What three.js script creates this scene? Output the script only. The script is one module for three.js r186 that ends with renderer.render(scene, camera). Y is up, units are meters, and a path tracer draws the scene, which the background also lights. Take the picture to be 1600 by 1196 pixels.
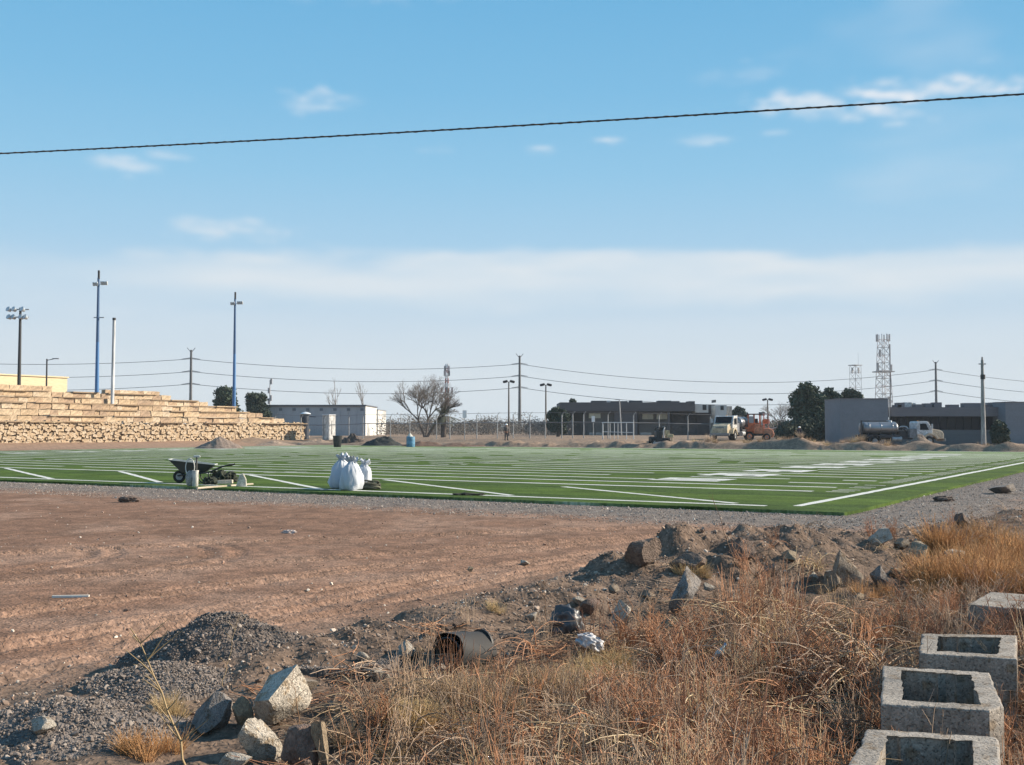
import * as THREE from 'three';
import { mergeGeometries, mergeVertices, toCreasedNormals } from 'three/addons/utils/BufferGeometryUtils.js';
import { RoundedBoxGeometry } from 'three/addons/geometries/RoundedBoxGeometry.js';
import { MarchingCubes } from 'three/addons/objects/MarchingCubes.js';

// ------------------------------------------------------------------ camera
const scene = new THREE.Scene();
const FPX = 1737, EYE = 1.7, HOR = 671;               // focal length and horizon in photo pixels, eye height in metres
const PITCH = Math.atan((HOR - 598) / FPX);
const camera = new THREE.PerspectiveCamera(2 * Math.atan(598 / FPX) * 180 / Math.PI, 1024 / 765, 0.1, 9000);
camera.position.set(0, EYE, 0);
camera.rotation.x = PITCH;
scene.add(camera);

// ------------------------------------------------------------------ noise
function mulberry(a) { return () => { a |= 0; a = a + 0x6D2B79F5 | 0; let t = Math.imul(a ^ a >>> 15, 1 | a); t = t + Math.imul(t ^ t >>> 7, 61 | t) ^ t; return ((t ^ t >>> 14) >>> 0) / 4294967296; }; }
const rnd = mulberry(20417);
const rr = (a, b) => a + (b - a) * rnd();
function hsh(x, y, z) { let h = Math.imul(x, 374761393) ^ Math.imul(y, 668265263) ^ Math.imul(z, 2147483629 | 0); h = Math.imul(h ^ (h >>> 13), 1274126177); h ^= h >>> 16; return (h >>> 0) / 4294967296; }
const sm = t => t * t * (3 - 2 * t);
function n2(x, y, s = 0) {
  const xi = Math.floor(x), yi = Math.floor(y), u = sm(x - xi), v = sm(y - yi);
  const a = hsh(xi, yi, s), b = hsh(xi + 1, yi, s), c = hsh(xi, yi + 1, s), d = hsh(xi + 1, yi + 1, s);
  return a + (b - a) * u + (c - a) * v + (a - b - c + d) * u * v;
}
function n3(x, y, z) {
  const zi = Math.floor(z), w = sm(z - zi);
  return n2(x, y, zi * 17 + 3) * (1 - w) + n2(x, y, zi * 17 + 20) * w;
}
function fbm(x, y, o = 4, s = 0) { let a = 0, f = 1, g = 0.5, t = 0; for (let i = 0; i < o; i++) { a += g * n2(x * f + i * 13.7, y * f + i * 7.1, s + i); t += g; f *= 2.03; g *= 0.5; } return a / t; }
function pn(x, y, p, s) { // periodic value noise
  const xi = Math.floor(x), yi = Math.floor(y), u = sm(x - xi), v = sm(y - yi), m = q => ((q % p) + p) % p;
  const a = hsh(m(xi), m(yi), s), b = hsh(m(xi + 1), m(yi), s), c = hsh(m(xi), m(yi + 1), s), d = hsh(m(xi + 1), m(yi + 1), s);
  return a + (b - a) * u + (c - a) * v + (a - b - c + d) * u * v;
}
const clamp = (x, a = 0, b = 1) => Math.min(b, Math.max(a, x));
const sst = (a, b, x) => { const t = clamp((x - a) / (b - a)); return t * t * (3 - 2 * t); };
const lin = c => c <= 0.04045 ? c / 12.92 : Math.pow((c + 0.055) / 1.055, 2.4);
const S = (r, g, b) => [lin(r / 255), lin(g / 255), lin(b / 255)];

// ------------------------------------------------------------------ sky
const SKYK = [[-90, S(205, 214, 222)], [0, S(221, 227, 231)], [3, S(213, 224, 232)], [5.8, S(198, 218, 234)], [9.5, S(168, 207, 234)], [13, S(147, 199, 232)], [17, S(128, 189, 228)], [21.5, S(114, 180, 223)], [40, S(98, 155, 203)], [90, S(92, 143, 190)]];
function skyBase(el) {
  let i = 0; while (i < SKYK.length - 2 && el > SKYK[i + 1][0]) i++;
  const t = clamp((el - SKYK[i][0]) / (SKYK[i + 1][0] - SKYK[i][0])), A = SKYK[i][1], B = SKYK[i + 1][1];
  return [0, 1, 2].map(k => A[k] + (B[k] - A[k]) * t);
}
const azel = (px, py) => [Math.atan((px - 800) / FPX) * 180 / Math.PI, (HOR - py) / FPX * 57.3];
const WISPS = [ // px, py, half width, half height, slope, strength
  [495, 174, 62, 15, -0.03, .5], [190, 284, 52, 13, 0.02, .42], [258, 267, 36, 7, 0.02, .3], [840, 240, 26, 6, .03, .4], [950, 225, 26, 4.5, .02, .6],
  [1100, 232, 46, 7, 0, .42], [1250, 188, 75, 15, .1, .62], [1350, 205, 110, 13, .13, .72], [1425, 181, 95, 13, .1, .75], [1548, 182, 62, 13, .13, .9], [1545, 147, 40, 5, 0, .4],
  [370, 372, 105, 17, 0, .5], [1160, 140, 70, 14, 0, .13], [680, 240, 30, 6, 0, .15], [430, 8, 190, 18, .05, .25], [800, 4, 150, 14, -.05, .2], [15, 20, 60, 25, 0, .2], [1215, 224, 20, 4, 0, .3], [300, 462, 130, 8, 0, .3]];
function skyAt(az, el) {
  const c = skyBase(el);
  let a = 0;
  const wob = (fbm(az * 0.13 + 40, el * 0.5, 4, 5) - .5);
  // the broad cirrus sheet low over the horizon and a thinner one below it
  const e2 = el + wob * 1.9 + .35 * (fbm(az * .6, el * 2.2, 3, 27) - .5);
  const top = 9.05 + .35 * Math.sin(az * .09 + 1), band = sst(top + .25, top - .55, e2) * sst(5.6, 7.4, e2);
  a = Math.max(a, band * (.42 + .7 * fbm(az * .22, el * 1.6, 4, 11)) * (.35 + .65 * sst(-23, -13, az)) * .93);
  a = Math.max(a, sst(6.2, 5.0, e2) * .32 * fbm(az * .12, el * .9, 3, 21));
  const px = 800 + Math.tan(clamp(az, -80, 80) / 57.3) * FPX, py = HOR - el / 57.3 * FPX;
  if (Math.abs(az) < 32 && el < 24) for (const [wx, wy, hw, hh, sl, st] of WISPS) {
    const dx = (px - wx) / hw, dy = (py - wy - sl * (px - wx) + (fbm(px * .03, py * .05, 3, 3) - .5) * hh * 1.6) / hh;
    const r = dx * dx + dy * dy;
    if (r < 2.2) { const wx2 = px + 22 * (fbm(px * .02, py * .06, 3, 17) - .5), t = sst(1.9, .1, r) * sst(.3, .72, fbm(wx2 * .021 + 5, (py - sl * px) * .11, 5, 9)) + .22 * sst(1.2, 0, r); a = Math.max(a, st * t * 1.05); }
  }
  // thin veil streaks elsewhere in the sky
  if (el > 3) a = Math.max(a, .3 * sst(.62, .86, fbm(az * .05 + 9, el * .16, 5, 31)));
  const W = S(224, 232, 238), W2 = S(236, 240, 245), h = sst(8, 14, el);
  return [0, 1, 2].map(k => c[k] + ((W[k] * (1 - h) + W2[k] * h) - c[k]) * clamp(a, 0, .95));
}
const EXPOSURE = 1.8;                                    // the photograph is exposed for the low winter sun
const SKW = 2048, SKH = 1024, skd = new Float32Array(SKW * SKH * 4);
for (let j = 0; j < SKH; j++) {
  const el = ((j + .5) / SKH - .5) * 180;
  for (let i = 0; i < SKW; i++) {
    const o = (j * SKW + i) * 4;
    let az = ((i + .5) / SKW) * 360 - 90; if (az > 180) az -= 360;          // u = 0.25 is -z, straight ahead
    const c = el < -1 ? skyBase(-1) : skyAt(az, el);
    for (let k = 0; k < 3; k++) skd[o + k] = c[k] / EXPOSURE; skd[o + 3] = 1;
  }
}
const skyTex = new THREE.DataTexture(skd, SKW, SKH, THREE.RGBAFormat, THREE.FloatType);
skyTex.mapping = THREE.EquirectangularReflectionMapping; skyTex.magFilter = skyTex.minFilter = THREE.LinearFilter; skyTex.wrapS = THREE.RepeatWrapping; skyTex.needsUpdate = true;
scene.background = skyTex; scene.environment = skyTex;

// ------------------------------------------------------------------ sun, air, exposure
const sun = new THREE.DirectionalLight(new THREE.Color(1, 0.87, 0.70), 4.9);
const SUN_EL = 27 / 57.3, SUN_AZ = 77 / 57.3;             // azimuth from straight ahead towards the right
sun.position.set(Math.sin(SUN_AZ) * Math.cos(SUN_EL) * 300, Math.sin(SUN_EL) * 300, -Math.cos(SUN_AZ) * Math.cos(SUN_EL) * 300 - 60);
sun.target.position.set(0, 0, -60);
sun.castShadow = true; sun.shadow.mapSize.set(4096, 4096);
Object.assign(sun.shadow.camera, { left: -150, right: 150, top: 120, bottom: -120, near: 10, far: 800 });
scene.add(sun, sun.target);
scene.fog = new THREE.FogExp2(0xccd9e4, 0.00022);
const renderer = new THREE.WebGLRenderer({ antialias: true });
renderer.toneMapping = THREE.LinearToneMapping; renderer.toneMappingExposure = EXPOSURE;
renderer.shadowMap.enabled = true;

// ------------------------------------------------------------------ helpers
const V3 = (x, y, z) => new THREE.Vector3(x, y, z);
function ray(px, py) { const x = (px - 800) / FPX, y = (598 - py) / FPX, c = Math.cos(PITCH), s = Math.sin(PITCH); return [x, y * c + s, -(c - y * s)]; }
function G(px, py, h = 0) { const r = ray(px, py), t = (h - EYE) / r[1]; return V3(r[0] * t, h, r[2] * t); }     // where a pixel meets level ground
function W(px, py, d) { const r = ray(px, py), t = d / -r[2]; return V3(r[0] * t, EYE + r[1] * t, -d); }         // a pixel at a known distance
const col = c => new THREE.Color().setRGB(c[0], c[1], c[2]);
const tx = (data, w, h, srgb, rep) => { const t = new THREE.DataTexture(data, w, h, THREE.RGBAFormat); t.wrapS = t.wrapT = THREE.RepeatWrapping; t.magFilter = THREE.LinearFilter; t.minFilter = THREE.LinearMipmapLinearFilter; t.generateMipmaps = true; if (srgb) t.colorSpace = THREE.SRGBColorSpace; if (rep) t.repeat.set(rep, rep); t.needsUpdate = true; return t; };
function tex(n, fn, srgb = true, rep) { const d = new Uint8Array(n * n * 4); for (let j = 0; j < n; j++) for (let i = 0; i < n; i++) { const c = fn(i / n, j / n), o = (j * n + i) * 4; if (Array.isArray(c)) { d[o] = clamp(c[0]) * 255; d[o + 1] = clamp(c[1]) * 255; d[o + 2] = clamp(c[2]) * 255; } else d[o] = d[o + 1] = d[o + 2] = clamp(c) * 255; d[o + 3] = 255; } return tx(d, n, n, srgb, rep); }
const pf = (u, v, f, o, s) => { let a = 0, g = .5, t = 0; for (let i = 0; i < o; i++) { a += g * pn(u * f, v * f, f, s + i); t += g; f *= 2; g *= .55; } return a / t; };
// grain textures shared by many materials
const grainMap = tex(512, (u, v) => .72 + .42 * (pf(u, v, 16, 5, 1) - .5) + .25 * (pf(u, v, 4, 2, 9) - .5) + .1);
const grainBump = tex(512, (u, v) => pf(u, v, 24, 4, 31), false);
const concMap = tex(1024, (u, v) => { const big = pf(u, v, 5, 4, 701), fine = pf(u, v, 60, 3, 711), pit = sst(.72, .86, pn(u * 110, v * 110, 110, 721)), agg = sst(.78, .9, pn(u * 90, v * 90, 90, 731)), st = sst(.52, .74, pf(u, v, 9, 4, 741)); const b = .74 + .3 * (big - .5) + .3 * (fine - .5) - .15 * pit + .1 * agg; return [b - .1 * st, b - .14 * st, b - .19 * st]; });
const concBump = tex(1024, (u, v) => .7 * pf(u, v, 40, 4, 751) + .3 - .5 * sst(.72, .86, pn(u * 110, v * 110, 110, 721)), false);
const plainMap = tex(512, (u, v) => .86 + .09 * (pf(u, v, 90, 2, 801) - .5) + .07 * (pf(u, v, 6, 3, 811) - .5));
const rustMap = tex(256, (u, v) => { const a = sst(.5, .7, pf(u, v, 6, 5, 61)); return [.95 - .25 * a, .95 - .35 * a, .95 - .45 * a]; });
function M(c, rough = .85, o = {}) { const m = new THREE.MeshStandardMaterial({ color: col(c), roughness: rough, metalness: 0, ...o }); return m; }
function MG(c, rough = .9, rep = 1, bump = .004, o = {}) { // grained
  const m = grainMap.clone(), b = grainBump.clone(); m.repeat.set(rep, rep); b.repeat.set(rep, rep); m.needsUpdate = b.needsUpdate = true;
  return M(c, rough, { map: m, bumpMap: b, bumpScale: bump, ...o });
}
function MC(c, rep = 1, bump = .008) { const m = concMap.clone(), b = concBump.clone(); m.repeat.set(rep, rep); b.repeat.set(rep, rep); m.needsUpdate = b.needsUpdate = true; return M(c, .96, { map: m, bumpMap: b, bumpScale: bump }); }
function MS(c, rough = .85) { const m = plainMap.clone(); m.needsUpdate = true; return M(c, rough, { map: m }); } // evenly painted render
const used = new Map();
function uniq(n) { const k = used.get(n) || 0; used.set(n, k + 1); return k ? n + '_' + String(k).padStart(3, '0') : n; }
function tag(o, label, category, group, kind) { o.userData.label = label; if (category) o.userData.category = category; if (group) o.userData.group = group; if (kind) o.userData.kind = kind; return o; }
function shadows(m) { m.castShadow = m.receiveShadow = true; return m; }
function thing(name, label, category, pos = [0, 0, 0], turn = 0, group) { const g = new THREE.Group(); g.name = uniq(name); g.position.set(...pos); g.rotation.y = turn; scene.add(g); tag(g, label, category, group); return g; }
function part(name, geo, mat, parent, pos, rot) { const m = shadows(new THREE.Mesh(geo, mat)); m.name = name; if (pos) m.position.set(...pos); if (rot) m.rotation.set(...rot); parent.add(m); return m; }
function solo(name, geo, mat, label, category, group, pos, rot) { const m = part(uniq(name), geo, mat, scene, pos, rot); tag(m, label, category, group); return m; }
function struct(name, geo, mat) { const m = part(uniq(name), geo, mat, scene); m.userData.kind = 'structure'; return m; }
const box = (w, h, d, r = .02) => r > 0 ? new RoundedBoxGeometry(w, h, d, 2, Math.min(r, w * .45, h * .45, d * .45)) : new THREE.BoxGeometry(w, h, d);
const cyl = (a, b, h, n = 16) => new THREE.CylinderGeometry(a, b, h, n);
function tube(pts, r, n = 6, seg) { const c = new THREE.CatmullRomCurve3(pts.map(p => Array.isArray(p) ? V3(...p) : p)); return new THREE.TubeGeometry(c, seg || pts.length * 4, r, n, false); }
function bar(a, b, r0, r1 = r0, n = 6) { // tapered rod between two points
  const A = Array.isArray(a) ? V3(...a) : a, B = Array.isArray(b) ? V3(...b) : b, d = B.clone().sub(A), g = new THREE.CylinderGeometry(r1, r0, d.length(), n);
  g.applyQuaternion(new THREE.Quaternion().setFromUnitVectors(V3(0, 1, 0), d.clone().normalize())); g.translate((A.x + B.x) / 2, (A.y + B.y) / 2, (A.z + B.z) / 2); return g;
}
const mg = list => mergeGeometries(list.map(g => { const q = g.index ? g.toNonIndexed() : g; for (const k of Object.keys(q.attributes)) if (!['position', 'normal', 'uv'].includes(k)) q.deleteAttribute(k); return q; }), false);
const tr = (g, x, y, z) => { g.translate(x, y, z); return g; };
const ry = (g, a) => { g.rotateY(a); return g; };

// ------------------------------------------------------------------ the pitch's own frame
// u runs from the near right corner along the near edge, v runs away along the right edge
const FC = G(1320, 805), FL = G(0, 752);
const ex = (FL.x - FC.x), ed = -(FL.z - FC.z), el_ = Math.hypot(ex, ed), EX = ex / el_, ED = ed / el_;   // (x, depth)
const NX = ED, ND = -EX;
const toUV = (x, d) => { const a = x - FC.x, b = d + FC.z; return [a * EX + b * ED, a * NX + b * ND]; };
const UV = (u, v, y = 0) => V3(FC.x + u * EX + v * NX, y, FC.z - (u * ED + v * ND));
const uvOf = p => toUV(p.x, -p.z);
const FIELD_ANG = Math.atan2(ND, NX);
const FU = 72, FV = 66;

// ------------------------------------------------------------------ ground relief (x, depth)
const RIDGE = [[-14, -6], [-6, 3.2], [-2.9, 6.3], [-.45, 9.1], [1.5, 12.3], [4.4, 14.7], [10.5, 20.8], [30, 43], [60, 90]];
function ridgeSide(x, d) { // signed distance: > 0 on the dirt yard's side; along: arc length
  let best = 1e9, sg = 1, al = 0, acc = 0;
  for (let i = 0; i < RIDGE.length - 1; i++) {
    const [ax, ad] = RIDGE[i], [bx, bd] = RIDGE[i + 1], L = Math.hypot(bx - ax, bd - ad), tx_ = (bx - ax) / L, td = (bd - ad) / L;
    const t = clamp((x - ax) * tx_ + (d - ad) * td, 0, L), qx = ax + tx_ * t, qd = ad + td * t, r = Math.hypot(x - qx, d - qd);
    if (r < best) { best = r; sg = (tx_ * (d - qd) - td * (x - qx)) > 0 ? 1 : -1; al = acc + t; }
    acc += L;
  }
  return [best * sg, al];
}
// wheel tracks across the yard: paths on the ground (x, depth), each a pair of tread lines
const TRACKS = [[[-60, 1022], [400, 944], [800, 884], [1100, 846], [1420, 822]], [[-60, 968], [400, 909], [800, 862], [1200, 830], [1500, 806]], [[200, 1000], [520, 938], [900, 872], [1120, 850], [1460, 828]], [[-60, 915], [500, 873], [1000, 838], [1400, 812]], [[-60, 870], [300, 850], [800, 832], [1300, 816]], [[-60, 1075], [200, 1012], [500, 958], [760, 908], [1000, 866]]].map(p => p.map(([px, py]) => { const q = G(px, py); return [q.x, -q.z]; }));
const RUTL = TRACKS.map((p, k) => { const c = new THREE.CatmullRomCurve3(p.map(q => V3(q[0], 0, q[1]))); return c.getPoints(36).map(q => [q.x, q.z]); });
function rut(x, d) { // [height, wear] of the wheel tracks at a point
  let h = 0, w = 0;
  for (let k = 0; k < RUTL.length; k++) {
    const P = RUTL[k]; let best = 1, al = 0, sg = 0;
    for (let i = 0; i < P.length - 1; i++) { const a = P[i], b = P[i + 1]; if (Math.min(a[0], b[0]) > x + .7 || Math.max(a[0], b[0]) < x - .7) continue; const ux = b[0] - a[0], ud = b[1] - a[1], L = Math.hypot(ux, ud), t = clamp(((x - a[0]) * ux + (d - a[1]) * ud) / (L * L)), r = Math.hypot(x - a[0] - ux * t, d - a[1] - ud * t); if (r < best) { best = r; al = (i + t) * L; sg = ux * (d - a[1]) - ud * (x - a[0]) > 0 ? 1 : -1; } }
    if (best > .6) continue;
    const s = best * sg + .06 * (fbm(al * .8, k, 2, 77) - .5);
    for (const o of [-.15, .12]) { const q = (s - o) / .085, e = (Math.abs(s - o) - .14) / .05; const str = .45 + .75 * n2(al * .7, k * 3 + o, 79); h -= .042 * str * Math.exp(-q * q) * (.75 + .25 * Math.sin(al * 52)); h += .017 * str * Math.exp(-e * e); w = Math.max(w, str * Math.exp(-q * q * .6)); }
  }
  return [h, w];
}
function outTurf(u, v) { return Math.hypot(Math.max(-u, 0, u - FU), Math.max(-v, 0, v - FV)); }
function gh(x, d) {
  const [u, v] = toUV(x, d), out = outTurf(u, v), off = sst(.25, 1.6, out);
  if (out <= .25) return -.02;
  let h = 0;
  // ground behind the far end and under the terraces stands a little higher
  h += .7 * Math.max(sst(5, 16, v - FV) * sst(22, 50, u), sst(6, 17, u - FU));
  // spoil bank along the far end
  if (v > FV && v < FV + 9 && u > -40) h += sst(.9, 1.7, v - FV) * sst(6, 3.2, v - FV) * (.14 + .75 * fbm(u * .5, v * .6, 4, 3) * (.5 + n2(u * 1.3, v * .7, 9))) * (1 - .5 * sst(45, 60, u));
  if (d > 34 || out < 1) return h * off - .02 * (1 - off) + (fbm(x * .6, d * .6, 3, 7) - .5) * .09 * sst(.6, 3, out);
  const [rs, al] = ridgeSide(x, d);
  const lump = fbm(x * 1.1 + 3, d * 1.1, 4, 15), fine = fbm(x * 4.3, d * 4.3, 4, 25);
  const far = sst(4.2, 9, al - 12.5) * (1 - .45 * sst(18, 19.5, al) * sst(24.5, 22, al)) * (1 - .35 * sst(25.5, 28, al));
  // spoil ridge along the roadside
  const sg = rs > 0 ? .42 : .85;
  h += Math.exp(-(rs * rs) / (2 * sg * sg)) * (.1 + .36 * far + .55 * far * (lump - .5)) * (.7 + .6 * (fine - .2));
  // hollow on the road side, deeper by the concrete boxes
  if (rs < 0) { h -= .10 * sst(.8, 2.5, -rs) * far; h += (lump - .5) * .2 * sst(.2, 1, -rs); h -= .34 * Math.exp(-((x - 2.6) ** 2 / 1.6 + (d - 6.7) ** 2 / 5.5)); }
  // clods near the ridge, smooth wheel tracks on the yard
  h += (fbm(x * 9, d * 9, 3, 45) - .5) * (.012 + .05 * sst(1.7, .2, rs)) + (fbm(x * 2.2, d * 2.2, 3, 55) - .5) * .03;
  if (rs > .8 && out > 3.5) {
    h += rut(x, d)[0];
    // turning tracks left by a loader's tyres, with tread bars
    for (const [cx, cd, r] of [[-7.6, 14.7, 1.9], [-7.6, 14.7, 2.25], [-6.0, 14.9, 1.9], [-6.0, 14.9, 2.3]]) {
      const q = Math.hypot(x - cx, d - cd) - r, a = Math.atan2(d - cd, x - cx); if (Math.abs(q) < .16 && a > -1.1 && a < .9) h -= .03 * sst(.16, .05, Math.abs(q)) * (.4 + .6 * (Math.sin(a * r * 45) > 0 ? 1 : 0));
    }
  }
  return h * off - .02 * (1 - off);
}
const DIRT = [.335, .195, .13], DIRT2 = [.45, .29, .208], DIRT3 = [.21, .12, .078], GRAV = [.30, .25, .215], SOIL = [.27, .19, .14], TAN = [.47, .32, .22], FARG = [.33, .26, .2];
const mix = (a, b, t) => [a[0] + (b[0] - a[0]) * t, a[1] + (b[1] - a[1]) * t, a[2] + (b[2] - a[2]) * t];
function gcol(x, d) {
  const [u, v] = toUV(x, d), out = outTurf(u, v), f1 = fbm(x * .7, d * .7, 4, 81), f2 = fbm(x * 5, d * 5, 3, 91), f0 = fbm(x * .16, d * .16, 3, 95);
  let c = mix(DIRT, DIRT2, sst(.42, .7, f1) * .7); c = mix(c, DIRT3, sst(.5, .72, fbm(x * 1.7, d * 1.7, 4, 101)) * .45);
  if (d < 40) {
    const [rs, al] = ridgeSide(x, d);
    if (rs > .8) c = mix(c, DIRT2, .75 * clamp(rut(x, d)[1]));
    c = mix(c, SOIL, sst(1.9, .35, rs + (f2 - .5) * .8));
    c = mix(c, mix(SOIL, [.19, .135, .1], f2), sst(.3, -.3, rs) * .8);
  }
  // grey gravel bed round the turf
  const gw = 3.1 + 1.3 * (f0 - .5) * 2 + (v < 0 ? 0 : -.2);
  const nearSide = v < 2 || u < 2;
  if (nearSide) c = mix(c, mix(GRAV, [.2, .175, .16], sst(.4, .75, f2)), sst(gw + .9, gw - .7, out + (f2 - .5) * 1.6));
  if (u > FU - 4 && out > 0) c = mix(TAN, DIRT2, f1);
  if (v > FV) c = mix(FARG, TAN, f1);
  const k = .86 + .28 * f2;
  return [c[0] * k, c[1] * k, c[2] * k];
}
function axis(list) { const a = []; for (const [from, to, step, grow] of list) { let s = step; for (let q = from; q < to - 1e-6;) { a.push(q); q += s; if (grow) s *= grow; } } return a; }
const posx = axis([[0, 7, .055], [7, 16, .11], [16, 60, .5], [60, 3200, 2, 1.25]]);
const xsA = [...posx.slice(1).map(q => -q).reverse(), ...posx];
const dsA = [...axis([[-2.4, 40, 2, 1.5]]).map(q => -q).reverse().filter(q => q < 2), ...axis([[2.4, 4.4, .2], [4.4, 12, .05], [12, 20, .075], [20, 32, .14], [32, 120, .6], [120, 3200, 2, 1.2]])];
{
  const nx = xsA.length, nd = dsA.length, P = new Float32Array(nx * nd * 3), C = new Float32Array(nx * nd * 3), U = new Float32Array(nx * nd * 2), I = [];
  for (let j = 0; j < nd; j++) for (let i = 0; i < nx; i++) {
    const o = j * nx + i, x = xsA[i], d = dsA[j];
    const inV = Math.abs(x) < .62 * Math.abs(d) + 4;
    P[o * 3] = x; P[o * 3 + 1] = gh(x, d); P[o * 3 + 2] = -d;
    const c = gcol(x, d); C.set(c, o * 3); U[o * 2] = x / 1.6; U[o * 2 + 1] = d / 1.6;
    if (i && j) { const a = o - nx - 1, b = o - nx, e = o - 1; I.push(a, b, e, b, o, e); }
  }
  const g = new THREE.BufferGeometry(); g.setAttribute('position', new THREE.BufferAttribute(P, 3)); g.setAttribute('color', new THREE.BufferAttribute(C, 3)); g.setAttribute('uv', new THREE.BufferAttribute(U, 2)); g.setIndex(I); g.computeVertexNormals();
  const gm = tex(1024, (u, v) => { const a = pf(u, v, 64, 4, 201), b = pf(u, v, 8, 4, 221); return [.8 + .5 * (a - .5) + .3 * (b - .5), .8 + .5 * (a - .5) + .28 * (b - .5), .8 + .5 * (a - .5) + .26 * (b - .5)]; });
  const gb = tex(1024, (u, v) => .6 * pf(u, v, 48, 4, 241) + .4 * sst(.55, .8, pn(u * 90, v * 90, 90, 251)), false);
  struct('ground', g, new THREE.MeshPhysicalMaterial({ color: col([1.02, 1.02, 1.02]), roughness: 1, specularIntensity: .3, vertexColors: true, map: gm, bumpMap: gb, bumpScale: .011 }));
}

// ------------------------------------------------------------------ artificial turf with its markings
const turfTop = .05;
{
  const g = new THREE.Group(); g.name = 'artificial_turf_field'; g.userData = { kind: 'structure', label: 'green artificial turf football field with white yard lines' }; scene.add(g);
  const n = 2048, d = new Uint8Array(n * n * 4);
  for (let j = 0; j < n; j++) for (let i = 0; i < n; i++) {
    const u = i / n * FU, v = j / n * FV, o = (j * n + i) * 4;
    const a = n2(i * .9, j * .9, 301), b = fbm(u * .9, v * 1.6, 4, 311), roll = (Math.floor(v / 2.29) % 2) * .03;
    let r = .265 + .10 * (a - .5) + .15 * (b - .5) + roll, gg = .345 + .13 * (a - .5) + .17 * (b - .5) + roll, bb = .155 + .07 * (a - .5) + .08 * (b - .5);
    // pale sand infill in drifts, plus grazing blade sheen painted into the far half
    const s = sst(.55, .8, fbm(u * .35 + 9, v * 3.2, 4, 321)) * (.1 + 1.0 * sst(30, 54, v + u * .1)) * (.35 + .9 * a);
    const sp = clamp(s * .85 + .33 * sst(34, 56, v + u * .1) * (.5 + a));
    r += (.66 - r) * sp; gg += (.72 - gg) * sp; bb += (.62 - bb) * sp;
    d[o] = clamp(r) * 255; d[o + 1] = clamp(gg) * 255; d[o + 2] = clamp(bb) * 255; d[o + 3] = 255;
  }
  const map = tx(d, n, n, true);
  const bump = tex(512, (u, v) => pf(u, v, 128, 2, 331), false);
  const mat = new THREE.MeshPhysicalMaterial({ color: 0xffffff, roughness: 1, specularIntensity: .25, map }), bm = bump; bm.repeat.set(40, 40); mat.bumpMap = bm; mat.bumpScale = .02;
  // slab with a slightly uneven edge
  const N = 90, pts = [];
  const edge = (a, b, inw) => { for (let i = 0; i < N; i++) { const t = i / N; pts.push([a[0] + (b[0] - a[0]) * t + inw[0] * (fbm(t * 30, 1, 3, 5) - .5) * .16, a[1] + (b[1] - a[1]) * t + inw[1] * (fbm(t * 30, 9, 3, 5) - .5) * .16]); } };
  edge([0, 0], [FU, 0], [0, 1]); edge([FU, 0], [FU, FV], [1, 0]); edge([FU, FV], [0, FV], [0, 1]); edge([0, FV], [0, 0], [1, 0]);
  const sh = new THREE.Shape(pts.map(p => new THREE.Vector2(...p))); const eg = new THREE.ExtrudeGeometry(sh, { depth: .12, bevelEnabled: false });
  const p = eg.attributes.position, uvA = eg.attributes.uv;
  for (let i = 0; i < p.count; i++) { const u = p.getX(i), v = p.getY(i), w = UV(u, v, turfTop - .12 + p.getZ(i)); uvA.setXY(i, u / FU, v / FV); p.setXYZ(i, w.x, w.y, w.z); }
  eg.computeVertexNormals();
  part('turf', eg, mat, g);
  const white = MG([.86, .87, .82], .85, 6, .004);
  const dashm = white;
  // a painted stripe: broken where the pile hides or sheds the paint
  function stripe(name, u0, v0, u1, v1, w, wear = .25, seedv = 1) {
    const L = Math.hypot(u1 - u0, v1 - v0), du = (u1 - u0) / L, dv = (v1 - v0) / L, P = [], I = [], U = [];
    const step = .35, cnt = Math.ceil(L / step); let run = 0;
    for (let i = 0; i <= cnt; i++) {
      const t = Math.min(i * step, L), k = fbm(t * .55 + seedv * 31.7, seedv * 3.3, 3, 401), gap = k < wear, ww = w * (.5 + .16 * (n2(t * 3, seedv, 411) - .5) - .12 * sst(wear + .15, wear, k)), jog = .03 * (n2(t * .4, seedv, 421) - .5);
      const cu = u0 + du * t - dv * jog, cv = v0 + dv * t + du * jog;
      if (gap) { run = 0; continue; }
      const a = UV(cu - dv * ww, cv + du * ww, turfTop + .004), b = UV(cu + dv * ww, cv - du * ww, turfTop + .004), q = P.length / 3;
      P.push(a.x, a.y, a.z, b.x, b.y, b.z); U.push(0, t, w, t);
      if (run) I.push(q - 2, q - 1, q, q, q - 1, q + 1); run++;
    }
    if (!I.length) return;
    const geo = new THREE.BufferGeometry(); geo.setAttribute('position', new THREE.Float32BufferAttribute(P, 3)); geo.setAttribute('uv', new THREE.Float32BufferAttribute(U, 2)); geo.setIndex(I); geo.computeVertexNormals();
    if (geo.attributes.normal.getY(0) < 0) { const ix = geo.index.array; for (let i = 0; i < ix.length; i += 3) { const t = ix[i]; ix[i] = ix[i + 1]; ix[i + 1] = t; } geo.computeVertexNormals(); }
    part(name, geo, white, g);
  }
  const sideU = uvOf(G(1248, 795))[0] + .02, LU = FU - 2;
  stripe('side_line', sideU, uvOf(G(1248, 795))[1], sideU, FV - 1, .22, .05, 3);
  stripe('side_line', LU, 1.2, LU, FV - 1, .35, .15, 4);
  stripe('end_line', sideU + .6, 1.0, LU, 1.0, .24, .2, 5);
  stripe('end_line', sideU, FV - 1.2, LU, FV - 1.2, .5, .1, 6);
  const v0 = 7.1, dv = 2.285, NL = 23;
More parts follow.
